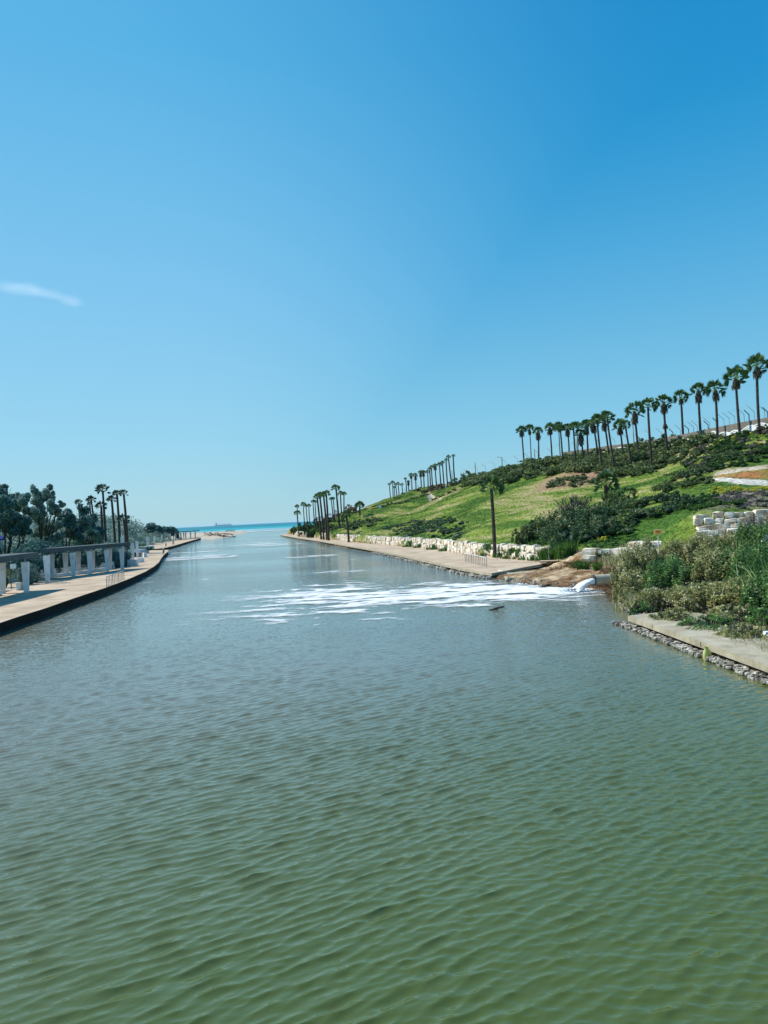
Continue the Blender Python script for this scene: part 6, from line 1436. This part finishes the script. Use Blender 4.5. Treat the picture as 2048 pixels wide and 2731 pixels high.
# ------------------------------------------------------------------ people on the spit
def person(x, y, z, h, label, top, low, facing=0.0, pose='stand', group='people on the sandy spit'):
    k = h / 1.72; e = empty('person', (x, y, z), facing); tag(e, label, 'person', group)
    if pose == 'sit':
        J = {'pelvis': (0, 0, .48), 'chest': (0, .05, .95), 'neck': (0, .05, 1.1), 'head': (0, .02, 1.24), 'top': (0, .02, 1.36), 'kl': (-.12, -.42, .50), 'kr': (.12, -.42, .50), 'fl': (-.12, -.45, .06), 'fr': (.12, -.45, .06), 'sl': (-.19, .05, 1.03), 'sr': (.19, .05, 1.03), 'el': (-.24, -.05, .78), 'er': (.24, -.05, .78), 'hl': (-.14, -.28, .62), 'hr': (.14, -.28, .62)}
    else:
        s = 0.22 if pose == 'walk' else 0.02
        J = {'pelvis': (0, 0, .92), 'chest': (0, 0, 1.28), 'neck': (0, 0, 1.46), 'head': (0, -.01, 1.58), 'top': (0, -.01, 1.70), 'kl': (-.1, -s, .49), 'kr': (.1, s * .5, .49), 'fl': (-.1, -s * 1.3, .05), 'fr': (.1, s * 1.3, .06), 'sl': (-.2, 0, 1.40), 'sr': (.2, 0, 1.40), 'el': (-.26, s * .6, 1.13), 'er': (.26, -s * .6, 1.13), 'hl': (-.25, s * .5 - .06, .86), 'hr': (.25, -s * .9 - .06, .88)}
    E = [('pelvis', 'chest'), ('chest', 'neck'), ('neck', 'head'), ('head', 'top'), ('pelvis', 'kl'), ('kl', 'fl'), ('pelvis', 'kr'), ('kr', 'fr'), ('chest', 'sl'), ('sl', 'el'), ('el', 'hl'), ('chest', 'sr'), ('sr', 'er'), ('er', 'hr')]
    rad = {'pelvis': .14, 'chest': .15, 'neck': .055, 'head': .10, 'top': .07, 'kl': .065, 'kr': .065, 'fl': .05, 'fr': .05, 'sl': .07, 'sr': .07, 'el': .045, 'er': .045, 'hl': .035, 'hr': .035}
    def skin(nm, keys, grow, mat):
        ks = [q for q in keys]; me_ = bpy.data.meshes.new(nm); me_.from_pydata([tuple(np.array(J[q]) * k) for q in ks], [(ks.index(a), ks.index(b)) for a, b in E if a in ks and b in ks], [])
        me_.materials.append(mat); o = link_mesh(nm, me_, e); md = o.modifiers.new('skin', 'SKIN'); md.use_smooth_shade = True
        for i, q in enumerate(ks): me_.skin_vertices[0].data[i].radius = ((rad[q] + grow) * k,) * 2
        me_.skin_vertices[0].data[0].use_root = True
        o.modifiers.new('sub', 'SUBSURF').levels = 1; o.modifiers['sub'].render_levels = 1
    skin('body', list(J), 0.0, MT['skin']); skin('shirt', ['pelvis', 'chest', 'sl', 'el', 'sr', 'er'], 0.018, top); skin('trousers', ['pelvis', 'kl', 'fl', 'kr', 'fr'], 0.014, low)
    g = Geo(); core(g, np.array(J['top']) * k + np.array([0, 0.015, -0.03]), (0.105 * k, 0.115 * k, 0.10 * k), np.random.default_rng(3), 0.2); link_mesh('hair', g.mesh('hair', MT['black_cloth']), e)
ppl = [((596.5, 1432), 'stand', 'person in dark clothes standing alone at the near edge of the spit', 'black_cloth', 'black_cloth'),
       ((574.5, 1428), 'walk', 'person in dark clothes walking, left of a close pair on the spit', 'black_cloth', 'blue_cloth'),
       ((581, 1427.5), 'stand', 'person standing, right of a close pair on the spit', 'black_cloth', 'black_cloth'),
       ((561, 1424.5), 'stand', 'person standing at the left end of the dark driftwood', 'black_cloth', 'black_cloth'),
       ((545, 1423.5), 'walk', 'lone small figure farthest left on the spit', 'blue_cloth', 'black_cloth')]
for k in range(9): ppl.append(((603 + 2.9 * k, 1421 - 0.12 * k), 'stand' if k % 2 else 'walk', f'{ORD[k]} person from the left in the row at the far tip of the spit', 'black_cloth' if k != 4 else 'blue_cloth', 'black_cloth'))
for (uv, pose, lab, a, b) in ppl:
    p = G(*uv, 0.7); person(p[0], p[1], beach_z(p[0], p[1]) - 0.02, 1.7, lab, MT[a], MT[b], random.uniform(0, 6), pose)
for k, (u, lab, a) in enumerate(((476, 'person in pink sitting left of the group under the far pergola', 'pink_cloth'), (480, 'person in dark clothes sitting in the middle under the far pergola', 'black_cloth'), (484.5, 'person in red-pink sitting at the right of the group under the far pergola', 'pink_cloth'))):
    p = G(u, 1440.5, Z_L); person(p[0], p[1], Z_L, 1.7, lab, MT[a], MT['black_cloth'], 0.2, 'sit', 'people sitting under the far pergola')
p = G(361, 1462, Z_L); person(p[0], p[1], Z_L, 1.75, 'person in dark clothes standing on the lawn beyond the white wall', MT['black_cloth'], MT['black_cloth'], 2.0, 'stand', None)
g = Geo(); r = np.random.default_rng(33)
for k in range(60):
    p = G(545 + 80 * r.random(), 1422 + 8 * r.random(), 0.7); s = 0.4 + 0.7 * r.random()
    V = np.array(stones[k % 8][1]) * s * np.array([2.4, 0.8, 0.5]) + [p[0], p[1], beach_z(p[0], p[1]) + 0.1]; g.add(V, stones[k % 8][2])
tag(g.obj('driftwood', MT['rust_edge']), 'brown driftwood and seaweed heaped on the spit', kind='stuff')

# ------------------------------------------------------------------ ships on the horizon
def ship(u, D, L, label, big=True):
    p = P(u, 1395, D); e = empty('cargo_ship', (p[0], p[1], 0.0), 0.06); tag(e, label, 'ship', 'ships on the horizon')
    hl = L / 2; B = L * 0.07
    V = []; 
    for x, w, z1 in ((-hl, 0.7, 15), (-hl * 0.8, 1, 13), (0, 1, 12), (hl * 0.8, 0.9, 13), (hl * 0.96, 0.35, 16), (hl, 0.05, 17)):
        sc = L / 240.0; V += [[x, -B * w * 0.8, -3], [x, -B * w, z1 * sc], [x, B * w, z1 * sc], [x, B * w * 0.8, -3]]
    Fq = [[4 * i, 4 * i + 4, 4 * i + 5, 4 * i + 1] for i in range(5)] + [[4 * i + 1, 4 * i + 5, 4 * i + 6, 4 * i + 2] for i in range(5)] + [[4 * i + 2, 4 * i + 6, 4 * i + 7, 4 * i + 3] for i in range(5)] + [[0, 1, 2, 3]]
    g = Geo(); g.add(V, Fq); link_mesh('hull', g.mesh('hull', MT['ship']), e); sc = L / 240.0
    g = Geo(); g.box((-hl * 0.78, 0, 25 * sc), (L * 0.07, B * 1.6, 26 * sc)); g.box((-hl * 0.78, 0, 41 * sc), (L * 0.045, B * 1.8, 5 * sc)); link_mesh('bridge', g.mesh('bridge', MT['ship']), e)
    g = Geo(); g.tube([(-hl * 0.86, 0, 38 * sc), (-hl * 0.86, 0, 52 * sc)], 3 * sc, 8); link_mesh('funnel', g.mesh('funnel', MT['ship']), e)
    if big:
        for k in range(5):
            g = Geo(); g.tube([(-hl * 0.5 + k * L * 0.16, 0, 12 * sc), (-hl * 0.5 + k * L * 0.16, 0, 34 * sc)], 1.6, 6); g.box((-hl * 0.5 + k * L * 0.16 + 9, 0, 30), (24, 2.5, 2.5)); link_mesh('crane', g.mesh('crane', MT['ship']), e)
        for k in range(5):
            g = Geo(); g.box((-hl * 0.42 + k * L * 0.16, 0, 16), (L * 0.10, B * 1.5, 8)); link_mesh('hatch', g.mesh('hatch', MT['ship']), e)
ship(594.5, 11500, 250, 'long pale cargo ship lying on the hazy horizon')
ship(696.7, 14000, 110, 'tiny ship farther off on the horizon, right of the cargo ship', big=False)

# ------------------------------------------------------------------ cloud wisp
def cloud(parts, label):
    m_, n_, l_ = new_mat('cloud_vapour'); o_ = n_.new('ShaderNodeOutputMaterial'); v_ = n_.new('ShaderNodeVolumePrincipled'); t_ = n_.new('ShaderNodeTexNoise'); tc = n_.new('ShaderNodeTexCoord')
    t_.inputs['Scale'].default_value = 0.006; t_.inputs['Detail'].default_value = 6; _gg = n_.new('ShaderNodeNewGeometry'); l_.new(_gg.outputs['Position'], t_.inputs['Vector'])
    ln = n_.new('ShaderNodeVectorMath'); ln.operation = 'LENGTH'; l_.new(tc.outputs['Object'], ln.inputs[0])
    mr = n_.new('ShaderNodeMapRange'); mr.inputs[1].default_value = 0.15; mr.inputs[2].default_value = 1.0; mr.inputs[3].default_value = 0.62; mr.inputs[4].default_value = 0.0; l_.new(ln.outputs['Value'], mr.inputs[0])
    ml = n_.new('ShaderNodeMath'); ml.operation = 'MULTIPLY'; l_.new(t_.outputs['Fac'], ml.inputs[0]); l_.new(mr.outputs[0], ml.inputs[1])
    m3 = n_.new('ShaderNodeMapRange'); m3.inputs[1].default_value = 0.05; m3.inputs[2].default_value = 0.32; m3.inputs[3].default_value = 0; m3.inputs[4].default_value = 0.0026; l_.new(ml.outputs[0], m3.inputs[0])
    v_.inputs['Color'].default_value = (0.97, 0.98, 1, 1); l_.new(m3.outputs[0], v_.inputs['Density']); v_.inputs['Anisotropy'].default_value = 0.3; l_.new(v_.outputs[0], o_.inputs['Volume'])
    e = empty('cloud', P(parts[0][0], parts[0][1], 5200)); tag(e, label, 'cloud'); c0 = np.array(e.location)
    for (u, v, w, h) in parts:
        p = P(u, v, 5200); g = Geo(); n2 = 16; V = []
        for i in range(9):
            ph = -math.pi / 2 + math.pi * i / 8
            for k in range(n2): V.append([math.cos(ph) * math.cos(k * 6.283 / n2), math.cos(ph) * math.sin(k * 6.283 / n2), math.sin(ph)])
        g.add(V, [[i * n2 + k, i * n2 + (k + 1) % n2, (i + 1) * n2 + (k + 1) % n2, (i + 1) * n2 + k] for i in range(8) for k in range(n2)])
        o = link_mesh('cloud_puff', g.mesh('cloud_puff', m_), e); o.location = Vector(p - c0); s = 5200 / F_PX; o.scale = (w * 0.5 * s, 160, h * 0.5 * s); o.rotation_euler = (0, 0.10, 0)
cloud([(30, 768, 110, 44), (75, 772, 110, 42), (125, 783, 120, 26), (185, 802, 90, 36)], 'thin white wisp of cloud low in the left of the sky')

# ------------------------------------------------------------------ sea air
m_, n_, l_ = new_mat('sea_haze'); o_ = n_.new('ShaderNodeOutputMaterial'); v_ = n_.new('ShaderNodeVolumePrincipled')
v_.inputs['Color'].default_value = (0.80, 0.90, 0.95, 1); v_.inputs['Density'].default_value = 0.000022; v_.inputs['Anisotropy'].default_value = 0.0
l_.new(v_.outputs[0], o_.inputs['Volume'])
g = Geo(); g.box((0, 30000, 28.5), (130000, 62000, 65)); o = g.obj('haze', m_); tag(o, 'thin sea haze over the whole river mouth', kind='stuff')
